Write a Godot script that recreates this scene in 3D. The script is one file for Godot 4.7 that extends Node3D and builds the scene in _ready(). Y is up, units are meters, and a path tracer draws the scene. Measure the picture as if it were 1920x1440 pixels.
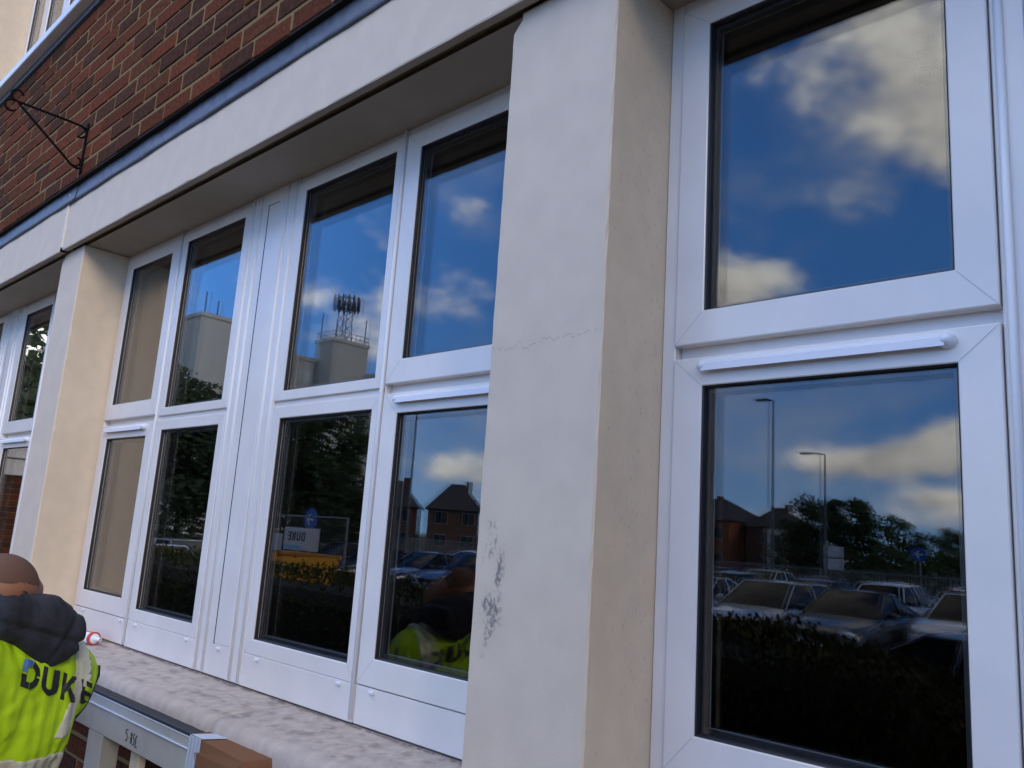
extends Node3D
# A brick and render office facade seen close up, its new windows mirroring the car park behind the camera.
# u-values are measured on the facade with the camera's distance to it as unit; U turns them into metres.
const U := 1.38
const H := 1.8
const PARK := -0.2
var M := {}
var T := {}
var rng := RandomNumberGenerator.new()
var used := {}
var building: Node3D

func _ready() -> void:
	rng.seed = 7
	set_camera()
	set_sky()
	materials()
	ground()
	facade()
	site_objects()
	worker()
	car_park()
	backdrop()

# ------------------------------------------------------------------ camera, sky, sun
func set_camera() -> void:
	var c := Camera3D.new()
	c.name = "camera"
	c.fov = 50.12
	c.position = Vector3(0, H, U)
	c.rotation_degrees = Vector3(10.70, 43.97, 3.81)
	c.near = 0.05
	c.far = 900.0
	c.current = true
	add_child(c)

func set_sky() -> void:
	var W := 2048
	var R := 512
	var im := Image.create(W, R * 2, false, Image.FORMAT_RGBF)
	var n1 := FastNoiseLite.new()
	n1.seed = 11; n1.noise_type = FastNoiseLite.TYPE_SIMPLEX_SMOOTH; n1.frequency = 1.5
	n1.fractal_type = FastNoiseLite.FRACTAL_FBM; n1.fractal_octaves = 5
	var n2 := FastNoiseLite.new()
	n2.seed = 23; n2.noise_type = FastNoiseLite.TYPE_SIMPLEX_SMOOTH; n2.frequency = 4.0
	n2.fractal_type = FastNoiseLite.FRACTAL_FBM; n2.fractal_octaves = 6; n2.fractal_gain = 0.58
	# cumulus heaps: azimuth from +z towards -x, height, half width, half height, weight (degrees)
	var heaps := [
		[16.5, 32.0, 6.5, 6.0, 0.85], [13.0, 27.0, 4.5, 3.6, 0.6], [28.2, 18.2, 3.0, 2.0, 0.85], [31.0, 16.6, 3.0, 2.0, 0.8], [20.5, 23.5, 5.0, 2.0, 0.22],
		[22.6, 5.9, 3.4, 1.0, 0.72], [18.6, 6.7, 3.2, 1.3, 0.9], [15.0, 7.6, 2.6, 1.5, 1.0], [11.0, 7.8, 3.6, 1.8, 1.0], [16.2, 4.2, 2.2, 0.6, 0.85], [25.0, 2.6, 8.0, 1.2, 0.6], [12.0, 3.4, 4.0, 0.9, 0.7],
		[47.3, 22.2, 1.6, 1.8, 0.46], [48.5, 15.6, 6.0, 2.6, 0.36], [54.2, 20.8, 1.6, 2.2, 0.42], [55.5, 13.4, 3.6, 3.4, 0.44], [46.0, 4.6, 5.0, 1.4, 0.7],
		[70.0, 24.0, 7.0, 5.0, 0.6], [75.0, 9.0, 6.0, 3.0, 0.7]]
	var r2 := RandomNumberGenerator.new()
	r2.seed = 5
	for k in 76:
		var az := 86.0 + 268.0 * k / 76.0 + r2.randf_range(-4, 4)
		var el: float = [5.0, 18.0, 32.0, 50.0][k % 4] + r2.randf_range(-4, 5)
		heaps.append([az, el, r2.randf_range(4, 9), r2.randf_range(2, 5) * (0.6 if el < 10 else 1.0), r2.randf_range(0.6, 1.0)])
	for k in 12:
		heaps.append([r2.randf_range(0, 80), r2.randf_range(44, 78), 9.0, 6.0, 0.9])
	var zen := Color(0.070, 0.205, 0.62)
	var mid := Color(0.105, 0.37, 1.04)
	var hor := Color(0.38, 0.74, 1.22)
	var lit := Color(1.69, 1.67, 1.59)
	var dim := Color(0.80, 0.78, 0.77)
	for y in R:
		var el := (0.5 - (y + 0.5) / (R * 2.0)) * PI
		var eld := rad_to_deg(el)
		var base := mid.lerp(zen, smoothstep(12.0, 48.0, eld)).lerp(hor, pow(1.0 - clampf(eld / 20.0, 0, 1), 2.6))
		var ce := cos(el)
		var near := []
		for h in heaps:
			if absf(eld - h[1]) < h[3] * 1.75:
				near.append(h)
		for x in W:
			var phi := ((x + 0.5) / W - 0.25) * TAU
			var d := Vector3(cos(phi) * ce, sin(el), sin(phi) * ce)
			var azd := fposmod(rad_to_deg(atan2(-d.x, d.z)), 360.0)
			var f := 0.0
			var top := 0.0
			for h in near:
				var da: float = fposmod(azd - h[0] + 180.0, 360.0) - 180.0
				da *= ce
				var q: float = (da / h[2]) ** 2 + ((eld - h[1]) / h[3]) ** 2
				if q < 6.0:
					var w: float = h[4] * exp(-q * 0.9)
					f += w
					top += w * clampf((eld - h[1]) / h[3], -1, 1)
			var det := n2.get_noise_3d(d.x * 2.2, d.y * 3.6, d.z * 2.2)
			var veil := n1.get_noise_3d(d.x * 1.3, d.y * 1.75 + 3.0, d.z * 1.3)
			var c := smoothstep(0.22, 0.98, f + det * 0.62) if f > 0.02 else 0.0
			var wisp := smoothstep(-0.05, 0.60, veil + det * 0.30) * 0.36
			var shade := clampf(0.62 + 0.45 * (top / maxf(f, 0.05)) + det * 0.9 + (0.0 if eld > 12.0 else -0.14), 0.0, 1.0)
			var col := base.lerp(Color(0.95, 1.0, 1.10), wisp)
			col = col.lerp(dim.lerp(lit, shade), c)
			im.set_pixel(x, y, col)
	for y in range(R, R * 2):
		for x in W:
			im.set_pixel(x, y, Color(0.16, 0.17, 0.18))
	var sm := PanoramaSkyMaterial.new()
	sm.panorama = ImageTexture.create_from_image(im)
	var sky := Sky.new()
	sky.sky_material = sm
	var e := Environment.new()
	e.background_mode = Environment.BG_SKY
	e.sky = sky
	e.tonemap_mode = Environment.TONE_MAPPER_LINEAR
	e.tonemap_exposure = 2.0
	e.sdfgi_enabled = true
	e.ssao_enabled = true
	e.ssil_enabled = true
	var we := WorldEnvironment.new()
	we.name = "environment"
	we.environment = e
	add_child(we)
	var sun := DirectionalLight3D.new()
	sun.name = "sun"
	sun.light_energy = 0.24
	sun.light_color = Color(1.0, 0.92, 0.80)
	sun.light_angular_distance = 18.0
	sun.shadow_enabled = true
	var to := Vector3(0.80, 0.36, 0.34).normalized()
	sun.transform = Transform3D(Basis.looking_at(-to, Vector3.UP), Vector3(0, 30, 0))
	add_child(sun)

# ------------------------------------------------------------------ small helpers
func ux(v: float) -> float: return v * U
func uy(v: float) -> float: return H + v * U
func st() -> SurfaceTool:
	var s := SurfaceTool.new()
	s.begin(Mesh.PRIMITIVE_TRIANGLES)
	s.set_smooth_group(-1)
	return s
func quad(s: SurfaceTool, a: Vector3, b: Vector3, c: Vector3, d: Vector3) -> void:   # counter-clockwise from outside
	s.add_vertex(a); s.add_vertex(c); s.add_vertex(b)
	s.add_vertex(a); s.add_vertex(d); s.add_vertex(c)
func tri(s: SurfaceTool, a: Vector3, b: Vector3, c: Vector3) -> void:
	s.add_vertex(a); s.add_vertex(c); s.add_vertex(b)
func done(s: SurfaceTool) -> ArrayMesh:
	s.generate_normals()
	return s.commit()
func box(s: SurfaceTool, a: Vector3, b: Vector3) -> void:
	var p := []
	for k in 8:
		p.append(Vector3(b.x if k & 1 else a.x, b.y if k & 2 else a.y, b.z if k & 4 else a.z))
	quad(s, p[4], p[5], p[7], p[6]); quad(s, p[1], p[0], p[2], p[3])
	quad(s, p[5], p[1], p[3], p[7]); quad(s, p[0], p[4], p[6], p[2])
	quad(s, p[6], p[7], p[3], p[2]); quad(s, p[0], p[1], p[5], p[4])
func cbox(s: SurfaceTool, a: Vector3, b: Vector3, c := 0.003) -> void:   # box with chamfered edges
	var m := (a + b) / 2.0
	var h := (b - a) / 2.0
	c = minf(c, minf(h.x, minf(h.y, h.z)) * 0.9)
	var f := func(i: int, sx: float, sy: float, sz: float) -> Vector3:
		return m + Vector3(sx * (h.x - (0.0 if i == 0 else c)), sy * (h.y - (0.0 if i == 1 else c)), sz * (h.z - (0.0 if i == 2 else c)))
	for g in [-1.0, 1.0]:
		var q := [f.call(0, g, -1, -1), f.call(0, g, 1, -1), f.call(0, g, 1, 1), f.call(0, g, -1, 1)]
		if g < 0: q.reverse()
		quad(s, q[0], q[1], q[2], q[3])
		q = [f.call(1, -1, g, -1), f.call(1, -1, g, 1), f.call(1, 1, g, 1), f.call(1, 1, g, -1)]
		if g < 0: q.reverse()
		quad(s, q[0], q[1], q[2], q[3])
		q = [f.call(2, -1, -1, g), f.call(2, 1, -1, g), f.call(2, 1, 1, g), f.call(2, -1, 1, g)]
		if g < 0: q.reverse()
		quad(s, q[0], q[1], q[2], q[3])
	for g in [-1.0, 1.0]:
		for k in [-1.0, 1.0]:
			var q := [f.call(0, g, k, -1), f.call(1, g, k, -1), f.call(1, g, k, 1), f.call(0, g, k, 1)]
			if g * k < 0: q.reverse()
			quad(s, q[0], q[1], q[2], q[3])
			q = [f.call(1, -1, g, k), f.call(2, -1, g, k), f.call(2, 1, g, k), f.call(1, 1, g, k)]
			if g * k < 0: q.reverse()
			quad(s, q[0], q[1], q[2], q[3])
			q = [f.call(2, g, -1, k), f.call(0, g, -1, k), f.call(0, g, 1, k), f.call(2, g, 1, k)]
			if g * k < 0: q.reverse()
			quad(s, q[0], q[1], q[2], q[3])
			for j in [-1.0, 1.0]:
				var t := [f.call(0, g, k, j), f.call(1, g, k, j), f.call(2, g, k, j)]
				if g * k * j < 0: t.reverse()
				tri(s, t[0], t[1], t[2])
func ring(s: SurfaceTool, r: Array, prof: Array) -> void:   # a mitred frame round the rectangle [x0, y0, x1, y1]; profile of (inset, z)
	var cor := func(t: float, k: int) -> Vector2:
		return [Vector2(r[0] + t, r[1] + t), Vector2(r[2] - t, r[1] + t), Vector2(r[2] - t, r[3] - t), Vector2(r[0] + t, r[3] - t)][k % 4]
	for i in prof.size() - 1:
		var p: Vector2 = prof[i]
		var q: Vector2 = prof[i + 1]
		for k in 4:
			var a: Vector2 = cor.call(p.x, k)
			var b: Vector2 = cor.call(p.x, k + 1)
			var c: Vector2 = cor.call(q.x, k + 1)
			var d: Vector2 = cor.call(q.x, k)
			quad(s, Vector3(a.x, a.y, p.y), Vector3(b.x, b.y, p.y), Vector3(c.x, c.y, q.y), Vector3(d.x, d.y, q.y))
func tube(pts: Array, radii: Array, sides := 8, caps := true) -> ArrayMesh:
	var s := SurfaceTool.new()
	s.begin(Mesh.PRIMITIVE_TRIANGLES)
	s.set_smooth_group(1)
	add_tube(s, pts, radii, sides, caps)
	return done(s)
func add_tube(s: SurfaceTool, pts: Array, radii: Array, sides := 8, caps := true) -> void:
	var rings := []
	var prev := Vector3.ZERO
	for i in pts.size():
		var a: Vector3 = pts[maxi(i - 1, 0)]
		var b: Vector3 = pts[mini(i + 1, pts.size() - 1)]
		var t := (b - a).normalized()
		var n := prev - t * prev.dot(t) if i else t.cross(Vector3.UP if absf(t.y) < 0.9 else Vector3.RIGHT)
		n = n.normalized()
		prev = n
		var m := t.cross(n)
		var rr: float = radii[mini(i, radii.size() - 1)]
		var o := []
		for k in sides:
			var w := TAU * k / sides
			o.append(Vector3(pts[i]) + (n * cos(w) + m * sin(w)) * rr)
		rings.append(o)
	for i in rings.size() - 1:
		for k in sides:
			var k2 := (k + 1) % sides
			quad(s, rings[i][k], rings[i][k2], rings[i + 1][k2], rings[i + 1][k])
	if caps:
		for k in sides:
			tri(s, pts[0], rings[0][(k + 1) % sides], rings[0][k])
			tri(s, pts[-1], rings[-1][k], rings[-1][(k + 1) % sides])
func lathe(prof: Array, axis: Basis, at: Vector3, sides := 24) -> ArrayMesh:   # profile of (radius, along); axis.y is the axis
	var s := SurfaceTool.new()
	s.begin(Mesh.PRIMITIVE_TRIANGLES)
	s.set_smooth_group(-1)
	for i in prof.size() - 1:
		for k in sides:
			var w := TAU * k / sides
			var w2 := TAU * (k + 1) / sides
			var p: Vector2 = prof[i]
			var q: Vector2 = prof[i + 1]
			var f := func(v: Vector2, g: float) -> Vector3: return at + axis * Vector3(cos(g) * v.x, v.y, sin(g) * v.x)
			quad(s, f.call(p, w2), f.call(p, w), f.call(q, w), f.call(q, w2))
	return done(s)
func patch(a: Vector3, b: Vector3, c: Vector3, d: Vector3, bulge: Vector3, nu := 6, nv := 5) -> ArrayMesh:   # a-b bottom, d-c top
	var s := SurfaceTool.new()
	s.begin(Mesh.PRIMITIVE_TRIANGLES)
	s.set_smooth_group(1)
	var p := func(i: int, j: int) -> Vector3:
		var u := float(i) / nu
		var v := float(j) / nv
		return a.lerp(b, u).lerp(d.lerp(c, u), v) + bulge * (1.0 - (2 * u - 1) ** 2) * (0.45 + 0.55 * (1.0 - (2 * v - 1) ** 2))
	for i in nu:
		for j in nv:
			quad(s, p.call(i, j), p.call(i + 1, j), p.call(i + 1, j + 1), p.call(i, j + 1))
	return done(s)
func part(called: String, mesh: Mesh, m: Material, parent: Node3D) -> MeshInstance3D:
	var o := MeshInstance3D.new()
	o.name = called
	o.mesh = mesh
	if m:
		o.material_override = m
	parent.add_child(o, true)
	return o
func numbered(n: String) -> String:
	used[n] = used.get(n, -1) + 1
	return n if used[n] == 0 else "%s_%03d" % [n, used[n]]
func tag(o: Node3D, label: String, category: String, group := "") -> Node3D:
	o.set_meta("label", label)
	o.set_meta("category", category)
	if group:
		o.set_meta("group", group)
	return o
func thing(called: String, label: String, category: String, at := Vector3.ZERO, turn := 0.0, group := "") -> Node3D:
	var o := Node3D.new()
	o.name = numbered(called)
	add_child(o)
	o.position = at
	o.rotation.y = turn
	return tag(o, label, category, group)
func group_part(called: String, parent: Node3D) -> Node3D:
	var o := Node3D.new()
	o.name = called
	parent.add_child(o, true)
	return o
func struct(called: String, mesh: Mesh, m: Material) -> MeshInstance3D:
	var o := part(numbered(called), mesh, m, self)
	o.set_meta("kind", "structure")
	return o

# ------------------------------------------------------------------ materials
func ntex(freq: float, sd: int, lo: Color, hi: Color, oct := 4, size := 512, p0 := 0.25, p1 := 0.75) -> NoiseTexture2D:
	var n := FastNoiseLite.new()
	n.seed = sd; n.frequency = freq; n.fractal_octaves = oct
	n.noise_type = FastNoiseLite.TYPE_SIMPLEX_SMOOTH
	var t := NoiseTexture2D.new()
	t.width = size; t.height = size; t.seamless = true; t.noise = n
	var g := Gradient.new()
	g.offsets = PackedFloat32Array([p0, p1]); g.colors = PackedColorArray([lo, hi])
	t.color_ramp = g
	return t
func mat(called: String, c: Color, rough := 0.7, metal := 0.0) -> StandardMaterial3D:   # c in linear values
	var m := StandardMaterial3D.new()
	m.resource_name = called
	m.albedo_color = c.linear_to_srgb()
	m.roughness = rough
	m.metallic = metal
	M[called] = m
	return m
func tex(m: StandardMaterial3D, albedo: Texture2D, metres: float, bump: Texture2D = null, cm := 0.0, world := true) -> StandardMaterial3D:
	m.uv1_triplanar = true
	m.uv1_world_triplanar = world
	m.uv1_scale = Vector3.ONE / metres
	m.albedo_texture = albedo
	if bump:
		m.heightmap_enabled = true
		m.heightmap_texture = bump
		m.heightmap_scale = cm
	return m
func grey(v: float) -> Color: return Color(v, v, v)
func materials() -> void:
	var white := Color(1, 1, 1)
	T.soft = ntex(0.010, 1, grey(0.975), white, 5)
	T.blotch = ntex(0.02, 2, grey(0.84), white, 5)
	T.fine = ntex(0.12, 3, grey(0.86), white, 3)
	T.grain = ntex(0.25, 4, grey(0.0), white, 3)
	T.stipple = ntex(0.16, 5, grey(0.0), white, 3, 1024, 0.25, 0.85)
	T.rough_concrete = ntex(0.010, 6, Color(0.90, 0.89, 0.89), Color(1, 0.985, 0.97), 7, 1024, 0.2, 0.8)
	T.leaf = ntex(0.03, 8, Color(0.6, 0.7, 0.5), Color(1, 1, 0.9), 3)
	tex(mat("render_white", Color(0.655, 0.53, 0.405), 0.62), T.soft, 0.7, T.stipple, 0.016)
	tex(mat("render_cream", Color(0.71, 0.58, 0.425), 0.62), T.soft, 0.5, T.stipple, 0.014)
	tex(mat("soffit_shade", Color(0.32, 0.275, 0.215), 0.7), T.soft, 0.9, T.stipple, 0.02)  # same paint as the beam, darkened for the shade beneath it
	tex(mat("drip_dirt", Color(0.10, 0.065, 0.03), 0.9), T.blotch, 0.3)
	tex(mat("sealant", Color(0.70, 0.64, 0.56), 0.6), T.soft, 0.2)
	tex(mat("frame_white", Color(0.80, 0.735, 0.68), 0.22), T.soft, 1.3)
	mat("mitre", Color(0.42, 0.41, 0.42), 0.6)
	mat("vent_white", Color(0.74, 0.74, 0.78), 0.4)
	mat("rib_white", Color(0.78, 0.77, 0.76), 0.3)
	mat("gasket", Color(0.010, 0.010, 0.011), 0.5)
	mat("spacer", Color(0.018, 0.019, 0.022), 0.35)
	mat("spacer_edge", Color(0.22, 0.23, 0.24), 0.35, 0.3)
	mat("gap", Color(0.012, 0.012, 0.014), 0.9)
	tex(mat("lead", Color(0.135, 0.135, 0.155), 0.42, 0.2), T.blotch, 0.5)
	tex(mat("shade_black", Color(0.006, 0.006, 0.006), 1.0), T.fine, 0.2)  # near-black, stands in for the shade under the brick overhang
	tex(mat("mortar", Color(0.27, 0.185, 0.090), 0.95), T.fine, 0.15, T.grain, 0.012).metallic_specular = 0.15
	var bc := [Color(0.150, 0.047, 0.024), Color(0.126, 0.042, 0.022), Color(0.098, 0.042, 0.026), Color(0.172, 0.052, 0.026), Color(0.086, 0.038, 0.024), Color(0.136, 0.050, 0.024)]
	for k in 6:
		tex(mat("brick%d" % k, bc[k], 0.9), T.blotch, 0.21 + 0.03 * k, T.grain, 0.012).metallic_specular = 0.12
	tex(mat("concrete_sill", Color(0.50, 0.43, 0.38), 0.9), T.rough_concrete, 0.55)
	tex(mat("alloy", Color(0.56, 0.57, 0.57), 0.42, 0.45), T.soft, 0.4)
	mat("alloy_edge", Color(0.55, 0.57, 0.60), 0.35, 0.4)
	mat("rubber_top", Color(0.016, 0.018, 0.022), 0.55)
	tex(mat("cardboard", Color(0.21, 0.085, 0.034), 0.85), T.fine, 0.3)
	mat("cardboard_edge", Color(0.12, 0.06, 0.03), 0.9)
	mat("tape_white", Color(0.50, 0.55, 0.64), 0.3)
	mat("tape_line", Color(0.36, 0.42, 0.55), 0.3)
	mat("ink", Color(0.008, 0.008, 0.010), 0.7)
	mat("iron", Color(0.004, 0.004, 0.004), 0.8).metallic_specular = 0.2
	mat("tube_red", Color(0.55, 0.045, 0.025), 0.35)
	mat("tube_white", Color(0.78, 0.78, 0.78), 0.35)
	mat("tube_pink", Color(0.60, 0.06, 0.20), 0.35)
	mat("tube_dark", Color(0.03, 0.03, 0.05), 0.4)
	# room behind the glass
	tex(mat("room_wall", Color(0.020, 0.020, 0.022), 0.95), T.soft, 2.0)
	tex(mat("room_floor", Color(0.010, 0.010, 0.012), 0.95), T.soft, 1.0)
	var g := mat("glass_outer", Color(0.0, 0.0, 0.0), 0.0)
	g.transparency = BaseMaterial3D.TRANSPARENCY_ALPHA
	g.albedo_color.a = 0.06
	var g2 := mat("glass_inner", Color(0.0, 0.0, 0.0), 0.0)
	g2.transparency = BaseMaterial3D.TRANSPARENCY_ALPHA
	g2.albedo_color.a = 0.45
	# ground and car park
	tex(mat("asphalt", Color(0.050, 0.050, 0.052), 0.95), T.blotch, 2.5, T.grain, 0.3)
	tex(mat("paving", Color(0.34, 0.29, 0.23), 0.95), T.rough_concrete, 1.2)
	tex(mat("kerb_stone", Color(0.26, 0.26, 0.25), 0.95), T.rough_concrete, 0.7)
	tex(mat("verge", Color(0.045, 0.065, 0.022), 1.0), T.blotch, 1.5)
	mat("bay_paint", Color(0.5, 0.5, 0.48), 0.8)
	mat("car_glass", Color(0.010, 0.012, 0.014), 0.05).metallic_specular = 0.24
	mat("trim_black", Color(0.012, 0.012, 0.013), 0.5)
	mat("tyre", Color(0.012, 0.012, 0.012), 0.9)
	mat("rim", Color(0.40, 0.41, 0.43), 0.35, 0.7)
	mat("headlight", Color(0.65, 0.67, 0.70), 0.08, 0.3)
	mat("chrome", Color(0.55, 0.56, 0.58), 0.15, 0.9)
	mat("plate", Color(0.70, 0.70, 0.66), 0.5)
	var cc := {"silver": Color(0.34, 0.36, 0.37), "black": Color(0.010, 0.010, 0.013), "white": Color(0.66, 0.67, 0.66), "blue": Color(0.012, 0.045, 0.16), "red": Color(0.28, 0.012, 0.014), "grey": Color(0.11, 0.12, 0.13), "navy": Color(0.012, 0.018, 0.045), "pale": Color(0.42, 0.47, 0.54)}
	for k in cc:
		var m := mat("car_" + k, cc[k], 0.28, 0.25 if k in ["silver", "blue", "grey", "navy", "pale"] else 0.0)
		m.clearcoat_enabled = true
		m.clearcoat = 0.4 if k in ["black", "navy"] else 1.0
		m.clearcoat_roughness = 0.04
	mat("pole_steel", Color(0.10, 0.11, 0.11), 0.5, 0.3)
	mat("galvanised", Color(0.20, 0.21, 0.21), 0.5, 0.4)
	mat("sign_white", Color(0.62, 0.63, 0.63), 0.5)
	mat("sign_back", Color(0.25, 0.26, 0.27), 0.6)
	mat("sign_blue", Color(0.02, 0.09, 0.38), 0.4)
	mat("sign_pale_blue", Color(0.22, 0.46, 0.66), 0.5)
	mat("skip_yellow", Color(0.55, 0.25, 0.010), 0.5)
	mat("bark", Color(0.05, 0.038, 0.028), 0.95)
	for k in 3:
		var m := mat("leaf%d" % k, [Color(0.030, 0.045, 0.014), Color(0.042, 0.058, 0.018), Color(0.055, 0.055, 0.018)][k], 0.7)
		m.backlight_enabled = true
		m.backlight = Color(0.25, 0.30, 0.08)
	var hl := mat("hedge_leaf", Color(1.0, 1.0, 1.0), 0.6)
	hl.vertex_color_use_as_albedo = true
	hl.metallic_specular = 0.25
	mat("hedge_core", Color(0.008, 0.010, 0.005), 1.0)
	tex(mat("brick_orange", Color(0.30, 0.10, 0.045), 0.9), T.blotch, 1.2)
	tex(mat("brick_far", Color(0.16, 0.075, 0.045), 0.9), T.blotch, 1.2)
	tex(mat("roof_dark", Color(0.045, 0.04, 0.038), 0.9), T.blotch, 1.6)
	tex(mat("wall_pale", Color(0.52, 0.50, 0.44), 0.9), T.soft, 3.0)
	tex(mat("wall_grey", Color(0.58, 0.545, 0.46), 0.9), T.soft, 5.0)
	mat("far_glass", Color(0.02, 0.025, 0.03), 0.08)
	mat("blind", Color(0.62, 0.64, 0.60), 0.6)
	mat("window_white", Color(0.7, 0.7, 0.7), 0.5)
	# worker
	tex(mat("skin", Color(0.38, 0.165, 0.09), 0.6), T.fine, 0.15)
	M.skin.subsurf_scatter_enabled = true
	M.skin.subsurf_scatter_strength = 0.1
	tex(mat("stubble", Color(0.155, 0.078, 0.050), 0.95), T.fine, 0.05, T.grain, 0.02)
	tex(mat("hoodie", Color(0.024, 0.026, 0.036), 0.95), T.blotch, 0.2, T.grain, 0.01)
	tex(mat("hi_vis", Color(0.46, 0.74, 0.004), 0.7), T.soft, 0.5, T.grain, 0.006)
	mat("binding", Color(0.010, 0.010, 0.012), 0.7)
	tex(mat("reflective_tape", Color(0.62, 0.62, 0.50), 0.35, 0.15), T.soft, 0.1)
	mat("logo_black", Color(0.010, 0.011, 0.016), 0.6)
	mat("logo_blue", Color(0.09, 0.21, 0.50), 0.6)
	tex(mat("trousers", Color(0.018, 0.018, 0.022), 0.95), T.blotch, 0.3)
	mat("boots", Color(0.03, 0.02, 0.012), 0.7)

# ------------------------------------------------------------------ ground
func ground() -> void:
	var s := st()
	box(s, Vector3(-400, PARK - 0.6, -300), Vector3(400, PARK - 0.02, 400))
	struct("ground", done(s), M.verge)
	s = st()
	box(s, Vector3(-60, PARK - 0.3, 5.0), Vector3(30, PARK, 31.0))
	struct("car_park", done(s), M.asphalt)
	s = st()
	box(s, Vector3(-75, PARK - 0.3, 38.0), Vector3(60, PARK + 0.004, 45.0))
	struct("road", done(s), M.asphalt)
	s = st()
	box(s, Vector3(-14, PARK - 0.3, -14.0), Vector3(12, 0.0, 4.8))
	struct("pavement", done(s), M.paving)
	s = st()
	var x := -14.0
	while x < 12.0:
		cbox(s, Vector3(x, PARK - 0.2, 4.80), Vector3(x + 0.905, 0.012, 4.925), 0.015)
		x += 0.915
	struct("kerb", done(s), M.kerb_stone)
	for k in 14:
		s = st()
		var bx := -33.0 + 2.4 * k + 0.02
		box(s, Vector3(bx - 0.05, PARK, 14.2), Vector3(bx + 0.05, PARK + 0.004, 19.0))
		struct("bay_marking", done(s), M.bay_paint)

# ------------------------------------------------------------------ the building
func wobble(called: String, x0: float, x1: float, prof: Array, mats: Array, parent: Node3D, amp := 0.0015, step := 0.06, which := []) -> MeshInstance3D:
	# a profile of (z, y) swept along x; corners listed in which are chipped a little; mats gives the material index of each face
	var n := maxi(1, int((x1 - x0) / step))
	var tools := {}
	var cols := []
	for i in n + 1:
		var c := []
		var x := x0 + (x1 - x0) * i / n
		for k in prof.size():
			var p: Vector2 = prof[k]
			var j := Vector2(rng.randf_range(-1, 1), rng.randf_range(-1, 1)) * (amp if k in which else 0.0)
			if k in which and rng.randf() < 0.03:
				j *= 4.0
			c.append(Vector3(x, p.y + j.y, p.x + j.x))
		cols.append(c)
	for k in prof.size() - 1:
		var m: String = mats[k]
		if not tools.has(m):
			tools[m] = st()
		for i in n:
			quad(tools[m], cols[i][k], cols[i + 1][k], cols[i + 1][k + 1], cols[i][k + 1])
	var mesh := ArrayMesh.new()
	for m in tools:
		tools[m].generate_normals()
		tools[m].commit(mesh)
	var o := part(called, mesh, null, parent)
	var k := 0
	for m in tools:
		mesh.surface_set_material(k, M[m])
		k += 1
	return o

func pillar(x0: float, x1: float, notch: bool) -> Node3D:
	var zf := ux(0.142)
	var zb := -0.25
	var y0 := 0.0
	var y1 := uy(0.8495)
	var front := st()
	var side := st()
	var rows := []
	var y := y0
	while y < y1 - 0.001:
		rows.append(y)
		y += 0.028 if y > 1.2 else 0.3
	rows.append(y1)
	var pts := []
	for r in rows:
		var j := func() -> float: return rng.randf_range(-0.0011, 0.0011) + (rng.randf_range(-0.003, 0.001) if rng.randf() < 0.08 else 0.0)
		var nx: float = 0.024 if notch and r > uy(0.822) else 0.0
		pts.append([Vector3(x0 + nx, r, zb), Vector3(x0 + nx, r, zf - 0.006), Vector3(x0 + 0.006 + nx - j.call(), r, zf), Vector3(x1 - 0.004 + j.call(), r, zf), Vector3(x1, r, zf - 0.004 + j.call()), Vector3(x1, r, zb)])
	for i in pts.size() - 1:
		var a: Array = pts[i]
		var b: Array = pts[i + 1]
		quad(side, a[0], a[1], b[1], b[0])
		quad(front, a[1], a[2], b[2], b[1])
		quad(front, a[2], a[3], b[3], b[2])
		quad(side, a[3], a[4], b[4], b[3])
		quad(side, a[4], a[5], b[5], b[4])
	var mesh := ArrayMesh.new()
	front.generate_normals(); front.commit(mesh)
	side.generate_normals(); side.commit(mesh)
	mesh.surface_set_material(0, M.render_white)
	mesh.surface_set_material(1, M.render_cream)
	return part("pillar", mesh, null, building)

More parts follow.
